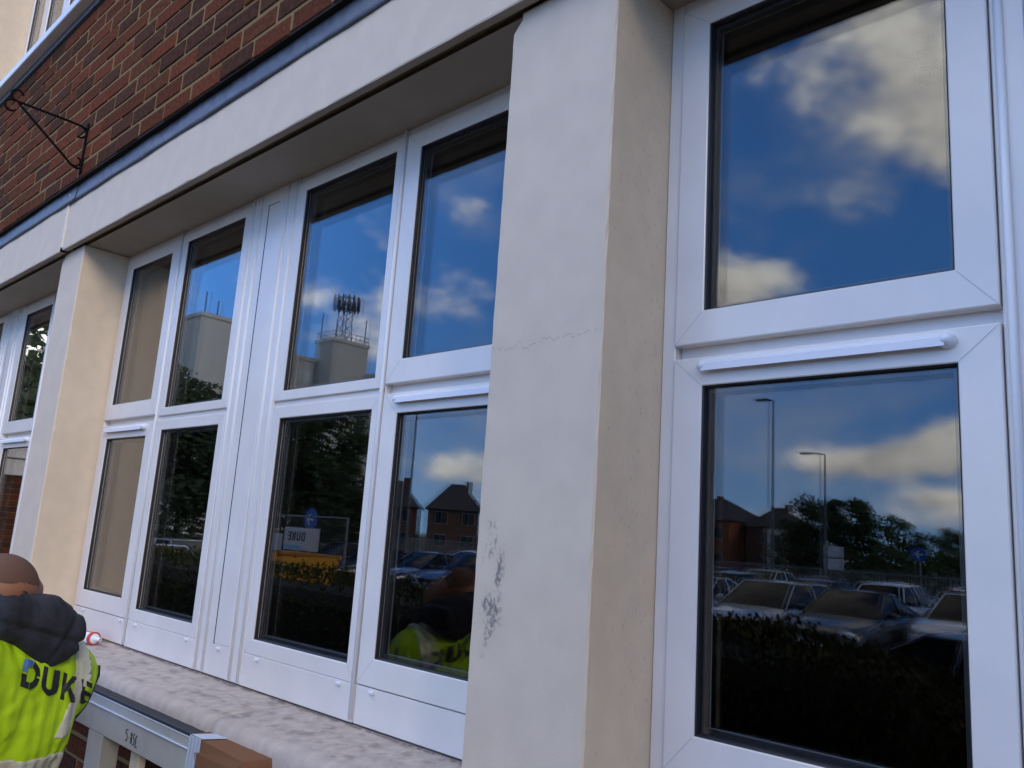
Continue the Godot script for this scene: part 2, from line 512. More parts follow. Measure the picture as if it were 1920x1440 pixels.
func facade() -> void:
	building = thing("office_building", "brick office building with pale rendered pillars, lintel beam and new white windows", "building")
	var b := building
	# pillars
	pillar(ux(-5.14), ux(-4.97), false)
	var lp := pillar(ux(-2.995), ux(-2.80), true)
	var rp := pillar(ux(-0.880), ux(-0.665), true)
	pillar(ux(1.27), ux(1.485), false)
	rp.set_meta("label", "pale rendered pillar with dark scuff marks beside the large near window")
	lp.set_meta("label", "pale rendered pillar with cream side behind the worker's head")
	# lintel beam in two lengths with a sealed joint between
	var yb := uy(0.850)
	var prof := [Vector2(ux(0.150), uy(1.055)), Vector2(ux(0.1685), uy(1.054)), Vector2(ux(0.1685), yb + 0.003), Vector2(ux(0.167), yb - 0.001), Vector2(ux(0.150), yb), Vector2(ux(0.1495), yb + 0.014), Vector2(ux(0.133), yb + 0.014), Vector2(ux(0.1325), yb + 0.002), Vector2(-0.22, yb + 0.001)]
	prof.reverse()
	var ms := ["render_white", "render_white", "render_white", "soffit_shade", "drip_dirt", "drip_dirt", "drip_dirt", "soffit_shade"]
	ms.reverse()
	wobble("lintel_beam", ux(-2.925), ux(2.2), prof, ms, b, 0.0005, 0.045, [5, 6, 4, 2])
	var p2 := []
	for p in prof:
		p2.append(p + Vector2(0.004, -0.006))
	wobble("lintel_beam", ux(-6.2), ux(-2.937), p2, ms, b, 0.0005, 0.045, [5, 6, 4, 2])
	var s := st()
	cbox(s, Vector3(ux(-2.9375), yb + 0.01, 0.0), Vector3(ux(-2.9245), uy(1.05), ux(0.1695) + 0.0045), 0.002)
	part("joint_sealant", done(s), M.sealant, b)
	# beam body behind the soffit so that no daylight leaks in
	s = st()
	box(s, Vector3(ux(-6.2), yb + 0.02, -0.24), Vector3(ux(2.2), uy(1.05), ux(0.13)))
	part("beam_core", done(s), M.render_white, b)
	flashing(ux(-2.90), ux(2.2), 0.0)
	flashing(ux(-6.2), ux(-2.90) + 0.04, 0.003)
	# wall above
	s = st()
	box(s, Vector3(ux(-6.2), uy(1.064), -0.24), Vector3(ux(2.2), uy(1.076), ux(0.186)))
	part("shade_strip", done(s), M.shade_black, b)  # added dark strip: shade below the bricks put into its colour
	s = st()
	box(s, Vector3(ux(-6.2), uy(1.0765), -0.24), Vector3(ux(2.2), uy(1.745), ux(0.19) - 0.004))
	var panel := part("brick_panel", done(s), M.mortar, b)
	bricks(panel, uy(1.068) + 0.002, 12, (uy(1.745) - uy(1.068)) / 12.0, ux(0.19), -6.25, -1.45, -8.5, 3.0, 0.06)
	upper_floor()
	# wall below the windows and the sills
	s = st()
	box(s, Vector3(ux(-6.2), 0.0, -0.25), Vector3(ux(2.2), uy(-0.48), ux(0.06)))
	var low := part("brick_panel", done(s), M.mortar, b)
	bricks(low, 0.0, 15, uy(-0.48) / 15.0, ux(0.06) + 0.004, -3.75, -1.9, -6.8, 2.0, 0.05, 9)
	sill(ux(-2.80), ux(-1.5325), true, false)
	sill(ux(-1.5285), ux(-0.880), false, false)
	sill(ux(-0.665), ux(1.27), false, false)
	sill(ux(-4.97), ux(-2.995), false, false)
	# window units
	var A := [[-2.745, -2.449]]
	window_unit(-2.822, -0.880, [[-2.745, -2.449, true, true], [-2.350, -2.008, false, false], [-1.713, -1.358, false, false], [-1.276, -0.955, true, true]], [-1.976, -1.745], true)
	window_unit(-0.665, 1.27, [[-0.595, -0.266, true, true], [-0.150, 0.190, false, false], [0.45, 0.80, false, false], [0.88, 1.20, true, true]], [0.22, 0.42], false)
	window_unit(-4.97, -2.995, [[-4.895, -4.60, true, true], [-4.50, -4.16, false, false], [-3.835, -3.515, true, true], [-3.41, -3.09, false, false]], [-4.12, -3.90], true)
	marks(rp)
	sill_dirt()
	room()
	tower_over()

func flashing(x0: float, x1: float, lift: float) -> void:
	var n := int((x1 - x0) / 0.05)
	var s := SurfaceTool.new()
	s.begin(Mesh.PRIMITIVE_TRIANGLES)
	s.set_smooth_group(1)
	var w := FastNoiseLite.new()
	w.seed = 31; w.frequency = 1.6; w.fractal_octaves = 3
	var rows := [[uy(1.063), 0.0], [uy(1.045), 0.0], [uy(1.025), 0.001], [uy(1.0085), 0.0025]]
	var f := func(i: int, k: int, back: float) -> Vector3:
		var x := x0 + (x1 - x0) * i / n
		var d := w.get_noise_2d(x * 1.5, k * 0.15) * 0.004
		var dy := w.get_noise_2d(x * 2.0, 40.0) * 0.006 if k == 3 else 0.0
		return Vector3(x, rows[k][0] + dy, ux(0.171) + lift + rows[k][1] + d - back)
	for i in n:
		for k in 3:
			quad(s, f.call(i, k + 1, 0), f.call(i + 1, k + 1, 0), f.call(i + 1, k, 0), f.call(i, k, 0))
		quad(s, f.call(i, 3, 0.003), f.call(i + 1, 3, 0.003), f.call(i + 1, 3, 0), f.call(i, 3, 0))
	part("lead_flashing", done(s), M.lead, building)

func bricks(panel: Node3D, y0: float, rows: int, pitch: float, zf: float, xa: float, xb: float, xmin: float, xmax: float, depth: float, single_from := 0) -> void:
	# single bricks between xa and xb; the courses beyond, out of the picture, are one joined part
	var shapes := []
	for k in 5:
		var s := st()
		var j := func() -> float: return rng.randf_range(-0.0016, 0.0016)
		cbox(s, Vector3(-0.1050 + j.call(), j.call(), -depth), Vector3(0.1050 + j.call(), pitch - 0.0125 + j.call(), 0.0), 0.0035)
		shapes.append(done(s))
	var rest := st()
	var L := 0.2235
	for r in rows:
		var off := (0.5 if r % 2 else 0.0) + (0.07 if r % 3 == 1 else 0.0)
		var k := int(floor(xmin / L))
		while k * L < xmax:
			var x := (k + off) * L + rng.randf_range(-0.003, 0.003)
			var y := y0 + r * pitch + rng.randf_range(-0.0012, 0.0012)
			var z := zf + rng.randf_range(-0.0028, 0.0022)
			if x > xa and x < xb and r >= single_from:
				var o := part("brick", shapes[rng.randi() % 5], M["brick%d" % (rng.randi() % 6)], panel)
				o.position = Vector3(x, y, z)
				o.rotation = Vector3(rng.randf_range(-0.01, 0.01), rng.randf_range(-0.006, 0.006), rng.randf_range(-0.006, 0.006))
			else:
				cbox(rest, Vector3(x - 0.1065, y, z - depth), Vector3(x + 0.1065, y + pitch - 0.0105, z), 0.003)
			k += 1
	var o := part("brick_courses", done(rest), M.brick1, panel)
	o.set_meta("kind", "stuff")

func upper_floor() -> void:
	var b := building
	var s := st()
	box(s, Vector3(ux(-6.2), uy(1.746), -0.2), Vector3(ux(2.2), uy(1.7735), ux(0.199)))
	part("lead_flashing", done(s), M.lead, b)
	s = st()
	cbox(s, Vector3(ux(-6.2), uy(1.7745), -0.2), Vector3(ux(2.2), uy(1.808), ux(0.232)), 0.004)
	part("upper_sill", done(s), M.frame_white, b)
	# upper pilaster and window band
	s = st()
	box(s, Vector3(ux(-5.2), uy(1.808), -0.2), Vector3(ux(-4.275), uy(3.1), ux(0.24)))
	part("upper_pilaster", done(s), M.render_cream, b)
	var w := group_part("upper_window", b)
	s = st()
	var zf := ux(0.10)
	for x in [[-4.275, -4.235], [-4.045, -3.965], [-3.745, -3.66], [-3.40, -3.30], [-2.2, -2.1], [-1.0, -0.9], [0.3, 0.4], [1.6, 1.7]]:
		cbox(s, Vector3(ux(x[0]), uy(1.852), zf - 0.06), Vector3(ux(x[1]), uy(2.96), zf), 0.004)
	cbox(s, Vector3(ux(-4.275), uy(1.808), zf - 0.06), Vector3(ux(2.2), uy(1.852), zf + 0.001), 0.003)
	cbox(s, Vector3(ux(-4.275), uy(2.96), zf - 0.06), Vector3(ux(2.2), uy(3.1), zf + 0.001), 0.003)
	part("frame", done(s), M.frame_white, w)
	for x in [[-4.235, -4.045], [-3.965, -3.745], [-3.66, -3.40]]:
		glazing(w, [ux(x[0]), uy(1.852), ux(x[1]), uy(2.96)], zf - 0.004, 0.0)
	s = st()
	box(s, Vector3(ux(-3.30), uy(1.86), zf - 0.05), Vector3(ux(2.2), uy(2.96), zf - 0.04))
	part("pane", done(s), M.far_glass, w)

func sill(x0: float, x1: float, jag_right: bool, _unused: bool) -> void:
	var pts := [Vector2(-0.05, uy(-0.3625)), Vector2(0.0, uy(-0.3625)), Vector2(ux(0.06), uy(-0.365)), Vector2(ux(0.11), uy(-0.3672)), Vector2(ux(0.148), uy(-0.3700)), Vector2(ux(0.161), uy(-0.3735)), Vector2(ux(0.169), uy(-0.381)), Vector2(ux(0.172), uy(-0.392)), Vector2(ux(0.172), uy(-0.479)), Vector2(ux(0.05), uy(-0.48))]
	pts.reverse()
	var n := maxi(2, int((x1 - x0) / 0.03))
	var s := SurfaceTool.new()
	s.begin(Mesh.PRIMITIVE_TRIANGLES)
	s.set_smooth_group(1)
	var w := FastNoiseLite.new()
	w.seed = 77; w.frequency = 5.0; w.fractal_octaves = 4
	var f := func(i: int, k: int) -> Vector3:
		var x := x0 + (x1 - x0) * i / n
		var p: Vector2 = pts[k]
		var e := 0.0022 if k >= 2 and k <= 4 else 0.0012
		if k == 0 or k == 9:
			e = 0.0
		if i == n or i == 0:
			x += w.get_noise_2d(p.x * 6.0, p.y * 9.0) * 0.004
		return Vector3(x, p.y + w.get_noise_2d(x * 3.0, p.x * 8.0) * e, p.x + w.get_noise_2d(x * 3.0 + 9.0, p.y * 8.0) * e)
	for i in n:
		for k in pts.size() - 1:
			quad(s, f.call(i, k), f.call(i + 1, k), f.call(i + 1, k + 1), f.call(i, k + 1))
	for i in [0, n]:
		for k in range(1, pts.size() - 1):
			if i == 0:
				tri(s, f.call(i, 0), f.call(i, k), f.call(i, k + 1))
			else:
				tri(s, f.call(i, 0), f.call(i, k + 1), f.call(i, k))
	var o := part("sill", done(s), M.concrete_sill, building)
	if jag_right:
		o.set_meta("label", "worn concrete sill slab with a red-capped tube on it")

func glazing(w: Node3D, r: Array, zf: float, tilt: float) -> void:
	# gasket, two panes with a spacer between, in the opening r
	var s := st()
	ring(s, r, [Vector2(-0.001, zf - 0.001), Vector2(0.0030, zf - 0.0035), Vector2(0.0042, zf - 0.0125)])
	part("gasket", done(s), M.gasket, w)
	var e := 0.004
	s = st()
	box(s, Vector3(r[0] - e, r[1] - e, zf - 0.0165), Vector3(r[2] + e, r[3] + e, zf - 0.0125))
	part("pane", done(s), M.glass_outer, w)
	s = st()
	ring(s, r, [Vector2(-0.004, zf - 0.0168), Vector2(0.0115, zf - 0.0168), Vector2(0.0125, zf - 0.0185), Vector2(0.0125, zf - 0.0325), Vector2(0.0115, zf - 0.0345)])
	part("spacer", done(s), M.spacer, w)
	s = st()
	ring(s, r, [Vector2(0.0115, zf - 0.0322), Vector2(0.0138, zf - 0.0322), Vector2(0.0138, zf - 0.0342)])
	part("spacer_edge", done(s), M.spacer_edge, w)
	s = st()
	var c := Vector3((r[0] + r[2]) / 2, (r[1] + r[3]) / 2, zf - 0.038)
	box(s, Vector3(r[0] - e, r[1] - e, zf - 0.040) - c, Vector3(r[2] + e, r[3] + e, zf - 0.036) - c)
	var o := part("inner_pane", done(s), M.glass_inner, w)
	o.position = c
	o.rotation = Vector3(tilt * 0.3, tilt, 0)
	s = st()
	ring(s, [r[0] - 0.03, r[1] - 0.03, r[2] + 0.03, r[3] + 0.03], [Vector2(0.0, zf - 0.042), Vector2(0.026, zf - 0.042), Vector2(0.026, zf - 0.085), Vector2(0.0, zf - 0.085)])
	part("inner_bead", done(s), M.gasket, w)

func vent(w: Node3D, x0: float, x1: float, y: float) -> void:
	var s := st()
	var n := 1
	var z := 0.0
	# hood: sloping top, front lip, open below
	var pr := [Vector2(z, y + 0.018), Vector2(z + 0.010, y + 0.016), Vector2(z + 0.018, y + 0.008), Vector2(z + 0.019, y - 0.006), Vector2(z + 0.0165, y - 0.006), Vector2(z + 0.0155, y + 0.007), Vector2(z + 0.004, y + 0.012)]
	for k in pr.size() - 1:
		var a: Vector2 = pr[k]
		var b: Vector2 = pr[k + 1]
		quad(s, Vector3(x0 + 0.012, b.y, b.x), Vector3(x1 - 0.012, b.y, b.x), Vector3(x1 - 0.012, a.y, a.x), Vector3(x0 + 0.012, a.y, a.x))
	part("vent_hood", done(s), M.vent_white, w)
	for e in [[x0 - 0.002, x0 + 0.024], [x1 - 0.024, x1 + 0.002]]:
		s = SurfaceTool.new()
		s.begin(Mesh.PRIMITIVE_TRIANGLES)
		s.set_smooth_group(1)
		var cx: float = (e[0] + e[1]) / 2
		var N := 12
		for i in N:
			for j in 5:
				var f := func(ii: int, jj: int) -> Vector3:
					var t := PI * ii / N
					var q := PI / 2 * jj / 5.0
					return Vector3(cx - cos(t) * 0.0145 * cos(q), y + 0.005 + (sin(t * 1.0) * 0.0 + sin(2 * t) * 0.0) + 0.0135 * cos(q) * (sin(t) if true else 0.0), 0.0215 * sin(q))
				quad(s, f.call(i + 1, j), f.call(i, j), f.call(i, j + 1), f.call(i + 1, j + 1))
				var g := func(ii: int, jj: int) -> Vector3:
					var v: Vector3 = f.call(ii, jj)
					return Vector3(v.x, 2 * (y + 0.005) - v.y, v.z)
				quad(s, g.call(i, j), g.call(i + 1, j), g.call(i + 1, j + 1), g.call(i, j + 1))
		part("vent_cap", done(s), M.vent_white, w)

func window_unit(xl: float, xr: float, lights: Array, post: Array, _detail: bool) -> void:
	var w := group_part("window", building)
	var zr := -0.006
	var s := st()
	var bot := -0.358
	var top := 0.853
	# verticals
	var bars := [[xl, lights[0][0] - 0.047], [lights[0][1] + 0.046, lights[1][0] - 0.034], [lights[1][1] + 0.032, lights[2][0] - (0.034 if not lights[2][2] else 0.047)], [lights[2][1] + (0.032 if not lights[2][2] else 0.047), lights[3][0] - (0.047 if lights[3][2] else 0.034)], [lights[3][1] + (0.046 if lights[3][2] else 0.034), xr]]
	for k in 5:
		var v: Array = bars[k]
		cbox(s, Vector3(ux(v[0]) + (0.0 if k else 0.001), uy(bot) , -0.07), Vector3(ux(v[1]), uy(top), zr if k != 2 else -0.001), 0.002)
	# rails between the verticals
	for k in 4:
		var a: float = ux(bars[k][1]) + 0.0005
		var c: float = ux(bars[k + 1][0]) - 0.0005
		cbox(s, Vector3(a, uy(bot), -0.07), Vector3(c, uy(-0.2885), zr + (0.004 if lights[k][2] else 0.006)), 0.0015)
		cbox(s, Vector3(a, uy(0.262), -0.07), Vector3(c, uy(0.300), zr - (0.022 if lights[k][2] else 0.004)), 0.0015)
		cbox(s, Vector3(a, uy(0.836), -0.07), Vector3(c, uy(top), zr), 0.0015)
	part("frame", done(s), M.frame_white, w)
	# cover strip in the middle post
	var pc: float = ux((post[0] + post[1]) / 2)
	s = st()
	cbox(s, Vector3(ux(post[0] + 0.093), uy(-0.285), -0.02), Vector3(ux(post[1] - 0.064), uy(0.812), 0.0005), 0.001)
	part("cover_strip", done(s), M.frame_white, w)
	s = st()
	box(s, Vector3(ux(post[0] + 0.088), uy(-0.287), -0.02), Vector3(ux(post[0] + 0.0935), uy(0.8145), -0.0004))
	box(s, Vector3(ux(post[0] + 0.0935), uy(0.8125), -0.02), Vector3(ux(post[0] + 0.140), uy(0.8145), -0.0004))
	part("cover_gap", done(s), M.gap, w)
	# rounded ribs
	for x in [post[0] + 0.014, post[0] + 0.050, post[1] - 0.050, post[1] - 0.012, lights[0][1] + 0.056, lights[2][1] + 0.027]:
		var rb := tube([Vector3(ux(x), uy(-0.352), -0.001), Vector3(ux(x), uy(0.85), -0.001)], [0.0065], 10)
		part("rib", rb, M.rib_white, w)
	# drain caps on the bottom rail
	for x in [lights[0][1] + 0.015, lights[1][0] + 0.021, lights[1][1] - 0.015, (post[0] + post[1]) / 2.0, lights[2][0] + 0.029, lights[2][1] - 0.019, lights[3][0] + 0.004, lights[3][1] - 0.03, lights[0][0] + 0.03]:
		s = st()
		cbox(s, Vector3(ux(x) - 0.009, uy(-0.2985), -0.003), Vector3(ux(x) + 0.009, uy(-0.2925), 0.006), 0.0015)
		part("drain_cap", done(s), M.vent_white, w)
	for k in 4:
		var L: Array = lights[k]
		var x0: float = ux(L[0])
		var x1: float = ux(L[1])
		if L[2]:
			# opening lights: proud sashes above and below
			var up := [x0, uy(0.340), x1, uy(0.798)]
			var lo := [x0, uy(-0.236), x1, uy(0.230)]
			sash(w, up, [0.046, 0.0485, 0.0445, 0.037])
			sash(w, lo, [0.046, 0.0505, 0.0445, 0.041])
			glazing(w, up, -0.002, 0.0024 * (1 if k == 0 else -1))
			glazing(w, lo, -0.002, 0.0028)
			if L[3]:
				vent(w, x0 - 0.004, x1 - 0.002, uy(0.2525))
		else:
			var up := [x0, uy(0.308), x1, uy(0.812)]
			var lo := [x0, uy(-0.2555), x1, uy(0.2425)]
			sash(w, up, [0.033, 0.0235, 0.031, 0.026], 0.0)
			sash(w, lo, [0.033, 0.0325, 0.031, 0.028], 0.0)
			glazing(w, up, -0.003, -0.0024)
			glazing(w, lo, -0.003, 0.0024)

func sash(w: Node3D, r: Array, m: Array, proud := 0.0) -> void:
	# ring of four mitred rails of unequal widths m (left, bottom, right, top, in u) round the opening r
	var o := [r[0] - ux(m[0]), r[1] - ux(m[1]), r[2] + ux(m[2]), r[3] + ux(m[3])]
	var s := st()
	var zf := proud
	var outer := [Vector2(o[0], o[1]), Vector2(o[2], o[1]), Vector2(o[2], o[3]), Vector2(o[0], o[3])]
	var inner := [Vector2(r[0], r[1]), Vector2(r[2], r[1]), Vector2(r[2], r[3]), Vector2(r[0], r[3])]
	var c := Vector2((r[0] + r[2]) / 2, (r[1] + r[3]) / 2)
	var at := func(k: int, inside: bool, shrink: float) -> Vector2:
		var p: Vector2 = inner[k % 4] if inside else outer[k % 4]
		return p + Vector2(signf(c.x - p.x), signf(c.y - p.y)) * shrink
	var steps := [[false, 0.0, -0.05], [false, 0.0, zf - 0.002], [false, 0.002, zf], [true, -0.0018, zf], [true, 0.0, zf - 0.0018], [true, 0.0, zf - 0.05]]
	for i in steps.size() - 1:
		for k in 4:
			var a: Vector2 = at.call(k, steps[i][0], steps[i][1])
			var b: Vector2 = at.call(k + 1, steps[i][0], steps[i][1])
			var d: Vector2 = at.call(k + 1, steps[i + 1][0], steps[i + 1][1])
			var e: Vector2 = at.call(k, steps[i + 1][0], steps[i + 1][1])
			quad(s, Vector3(a.x, a.y, steps[i][2]), Vector3(b.x, b.y, steps[i][2]), Vector3(d.x, d.y, steps[i + 1][2]), Vector3(e.x, e.y, steps[i + 1][2]))
	part("sash", done(s), M.frame_white, w)
	s = st()
	for k in 4:
		var a: Vector2 = at.call(k, false, 0.0025)
		var b: Vector2 = at.call(k, true, -0.0025)
		var d := (b - a).orthogonal().normalized() * 0.00045
		var q := [a - d, a + d, b + d, b - d]
		if (q[1] - q[0]).cross(q[2] - q[0]) < 0.0:
			q.reverse()
		quad(s, Vector3(q[0].x, q[0].y, zf + 0.0004), Vector3(q[1].x, q[1].y, zf + 0.0004), Vector3(q[2].x, q[2].y, zf + 0.0004), Vector3(q[3].x, q[3].y, zf + 0.0004))
	part("mitre_joint", done(s), M.mitre, w)

func marks(rp: Node3D) -> void:
	# black-grey scuffs on the pillar's front and dirt specks on its side, as flat print
	var W := 256
	var im := Image.create(W, W * 2, false, Image.FORMAT_RGBA8)
	im.fill(Color(0.16, 0.16, 0.19, 0.0))
	var n := FastNoiseLite.new()
	n.seed = 3; n.frequency = 0.045; n.fractal_octaves = 4
	var spots := [[55, 40, 16, 20, 0.45], [85, 48, 14, 14, 0.5], [62, 78, 12, 10, 0.3], [70, 130, 24, 30, 0.45], [40, 118, 8, 10, 0.3], [95, 100, 8, 26, 0.4], [130, 175, 22, 52, 0.75], [120, 215, 16, 24, 0.7], [30, 160, 5, 14, 0.35], [85, 300, 38, 40, 0.75], [118, 330, 18, 36, 0.6], [52, 295, 10, 20, 0.6], [140, 285, 10, 30, 0.45], [92, 372, 24, 40, 0.65], [70, 410, 14, 20, 0.45], [60, 450, 20, 30, 0.22], [150, 340, 20, 40, 0.25]]
	for y in W * 2:
		for x in W:
			var a := 0.0
			for q in spots:
				var d: float = ((x - q[0]) / float(q[2])) ** 2 + ((y - q[1]) / float(q[3])) ** 2
				if d < 4.0:
					a += q[4] * exp(-d * 1.1)
			if a > 0.01:
				var v := n.get_noise_2d(x, y) * 1.2 + 0.12
				a *= clampf(v + a * 0.45, 0.0, 1.0) * 1.3
				im.set_pixel(x, y, Color(0.36, 0.36, 0.40, clampf(a * 0.75, 0, 0.5)))
	decal(im, Vector3(ux(-0.872), uy(-0.185), ux(0.142) + 0.0016), Vector3(0.125, 0, 0), Vector3(0, 0.31, 0), "scuff_mark", rp)
	im = Image.create(512, 48, false, Image.FORMAT_RGBA8)
	im.fill(Color(0.3, 0.29, 0.3, 0.0))
	for x in 512:
		var yy := int(24 + n.get_noise_2d(x * 0.5, 300.0) * 26 + n.get_noise_2d(x * 4.0, 500.0) * 4 - (x - 256) * 0.03)
		if n.get_noise_2d(x * 0.8, 900.0) > -0.22 and yy > 0 and yy < 47:
			im.set_pixel(x, yy, Color(0.30, 0.29, 0.30, 0.55))
			im.set_pixel(x, yy + 1, Color(0.36, 0.35, 0.36, 0.25))
	decal(im, Vector3(ux(-0.874), uy(0.272), ux(0.142) + 0.0015), Vector3(ux(0.205), 0, 0), Vector3(0, 0.03, 0), "hairline_crack", rp)
	# specks on the reveal that faces right
	im = Image.create(W, W * 2, false, Image.FORMAT_RGBA8)
	im.fill(Color(0.03, 0.02, 0.02, 0.0))
	for k in 380:
		var u := 1.0 - absf(rng.randfn(0.0, 0.33))
		if rng.randf() < 0.25:
			u = rng.randf()
		var v: float = rng.randf() ** 1.6 if k < 250 else rng.randf()
		var x := int(u * W)
		var y := int(v * W * 2)
		var len := rng.randi_range(1, 2)
		var a := rng.randf_range(0.25, 0.9)
		for j in len:
			var px := x + rng.randi_range(0, 1)
			if px >= 0 and px < W and y + j < W * 2:
				im.set_pixel(px, y + j, Color(0.05, 0.035, 0.03, a))
	# the reveal plane x = const, seen from +x: u runs from the front (left) to the frame (right)
	decal(im, Vector3(ux(-0.665) + 0.0016, uy(-0.35), ux(0.138)), Vector3(0, 0, -ux(0.132)), Vector3(0, ux(1.19), 0), "dirt_speck", rp)

func sill_dirt() -> void:
	# dark weather stains, specks and hairline cracks on the sill tops
	var W := 1024
	var Hh := 128
	var im := Image.create(W, Hh, false, Image.FORMAT_RGBA8)
	im.fill(Color(0.2, 0.19, 0.2, 0.0))
	var n := FastNoiseLite.new()
	n.seed = 15; n.frequency = 0.011; n.fractal_octaves = 5
	for y in Hh:
		for x in W:
			var v := n.get_noise_2d(x, y * 2.4)
			var a := smoothstep(0.05, 0.6, v) * 0.24
			if rng.randf() < 0.004 + 0.02 * smoothstep(0.0, 0.4, n.get_noise_2d(x + 900, y * 2.0)):
				a = rng.randf_range(0.15, 0.55)
			if y < 5 and n.get_noise_2d(x * 3.0, 77.0) > -0.1:
				a = maxf(a, 0.5)
			im.set_pixel(x, y, Color(0.24, 0.23, 0.25, a))
	for q in [[-2.80, -1.535], [-1.526, -0.880]]:
		decal(im, Vector3(ux(q[0]), uy(-0.3684) + 0.0022, ux(0.148)), Vector3(ux(q[1] - q[0]), 0, 0), Vector3(0, ux(0.0062), -ux(0.146)), "weather_stain", building)

func decal(im: Image, o: Vector3, right: Vector3, up: Vector3, called: String, parent: Node3D) -> void:
	var s := SurfaceTool.new()
	s.begin(Mesh.PRIMITIVE_TRIANGLES)
	var nn := right.cross(up).normalized()
	for q in [[0, 1], [1, 0], [1, 1], [0, 1], [0, 0], [1, 0]]:
		s.set_normal(nn)
		s.set_uv(Vector2(q[0], q[1]))
		s.add_vertex(o + right * q[0] + up * (1.0 - q[1]))
	var m := StandardMaterial3D.new()
	m.resource_name = called
	m.albedo_texture = ImageTexture.create_from_image(im)
	m.transparency = BaseMaterial3D.TRANSPARENCY_ALPHA
	m.roughness = 0.8
	m.texture_repeat = false
	var o2 := part(called, s.commit(), m, parent)
	o2.cast_shadow = GeometryInstance3D.SHADOW_CASTING_SETTING_OFF

func room() -> void:
	var b := building
	var s := st()
	var x0 := ux(-6.2)
	var x1 := ux(2.2)
	box(s, Vector3(x0, 0.02, -5.6), Vector3(x1, 3.1, -5.4))
	box(s, Vector3(x0 - 0.2, 0.02, -5.6), Vector3(x0, 3.1, -0.1))
	box(s, Vector3(x1, 0.02, -5.6), Vector3(x1 + 0.2, 3.1, 0.2))
	part("room_wall", done(s), M.room_wall, b)
	s = st()
	box(s, Vector3(x0, 3.0, -5.4), Vector3(x1, 3.1, -0.23))
	part("room_ceiling", done(s), M.room_wall, b)
	s = st()
	box(s, Vector3(x0, 0.0, -5.4), Vector3(x1, 0.05, -0.26))
	part("room_floor", done(s), M.room_floor, b)
	for xp in [ux(-2.9), ux(-0.77)]:
		s = st()
		box(s, Vector3(xp - 0.1, 0.05, -5.4), Vector3(xp + 0.1, 3.0, -0.26))
		part("room_partition", done(s), M.room_wall, b)

func tower_over() -> void:
	# the storeys above and the mass behind, and an added unseen wing at right that blocks sun from the near window
	var b := building
	var s := st()
	box(s, Vector3(ux(-6.2), 3.12, -11.0), Vector3(ux(2.2), uy(3.1), -0.26))
	box(s, Vector3(ux(-6.2), uy(3.1), -11.0), Vector3(ux(2.2), 9.2, ux(0.19)))
	part("upper_storey", done(s), M.brick_far, b)
	s = st()
	cbox(s, Vector3(ux(-6.2) - 0.2, 9.2, -11.2), Vector3(ux(2.2) + 0.2, 9.45, 0.5), 0.03)
	part("roof", done(s), M.roof_dark, b)
	s = st()
	box(s, Vector3(4.4, 0.0, -9.0), Vector3(9.5, 6.4, 2.85))
	part("added_wing", done(s), M.render_cream, b)  # added out of view: blocks sun, pale face bounces light to the reveal
	s = st()
	cbox(s, Vector3(4.34, 6.4, -9.1), Vector3(9.6, 6.55, 2.91), 0.02)
	part("added_wing_roof", done(s), M.roof_dark, b)

# ------------------------------------------------------------------ things on site
func site_objects() -> void:
	lean_frame()
	cardboard()
	sealant_tube()
	bracket()

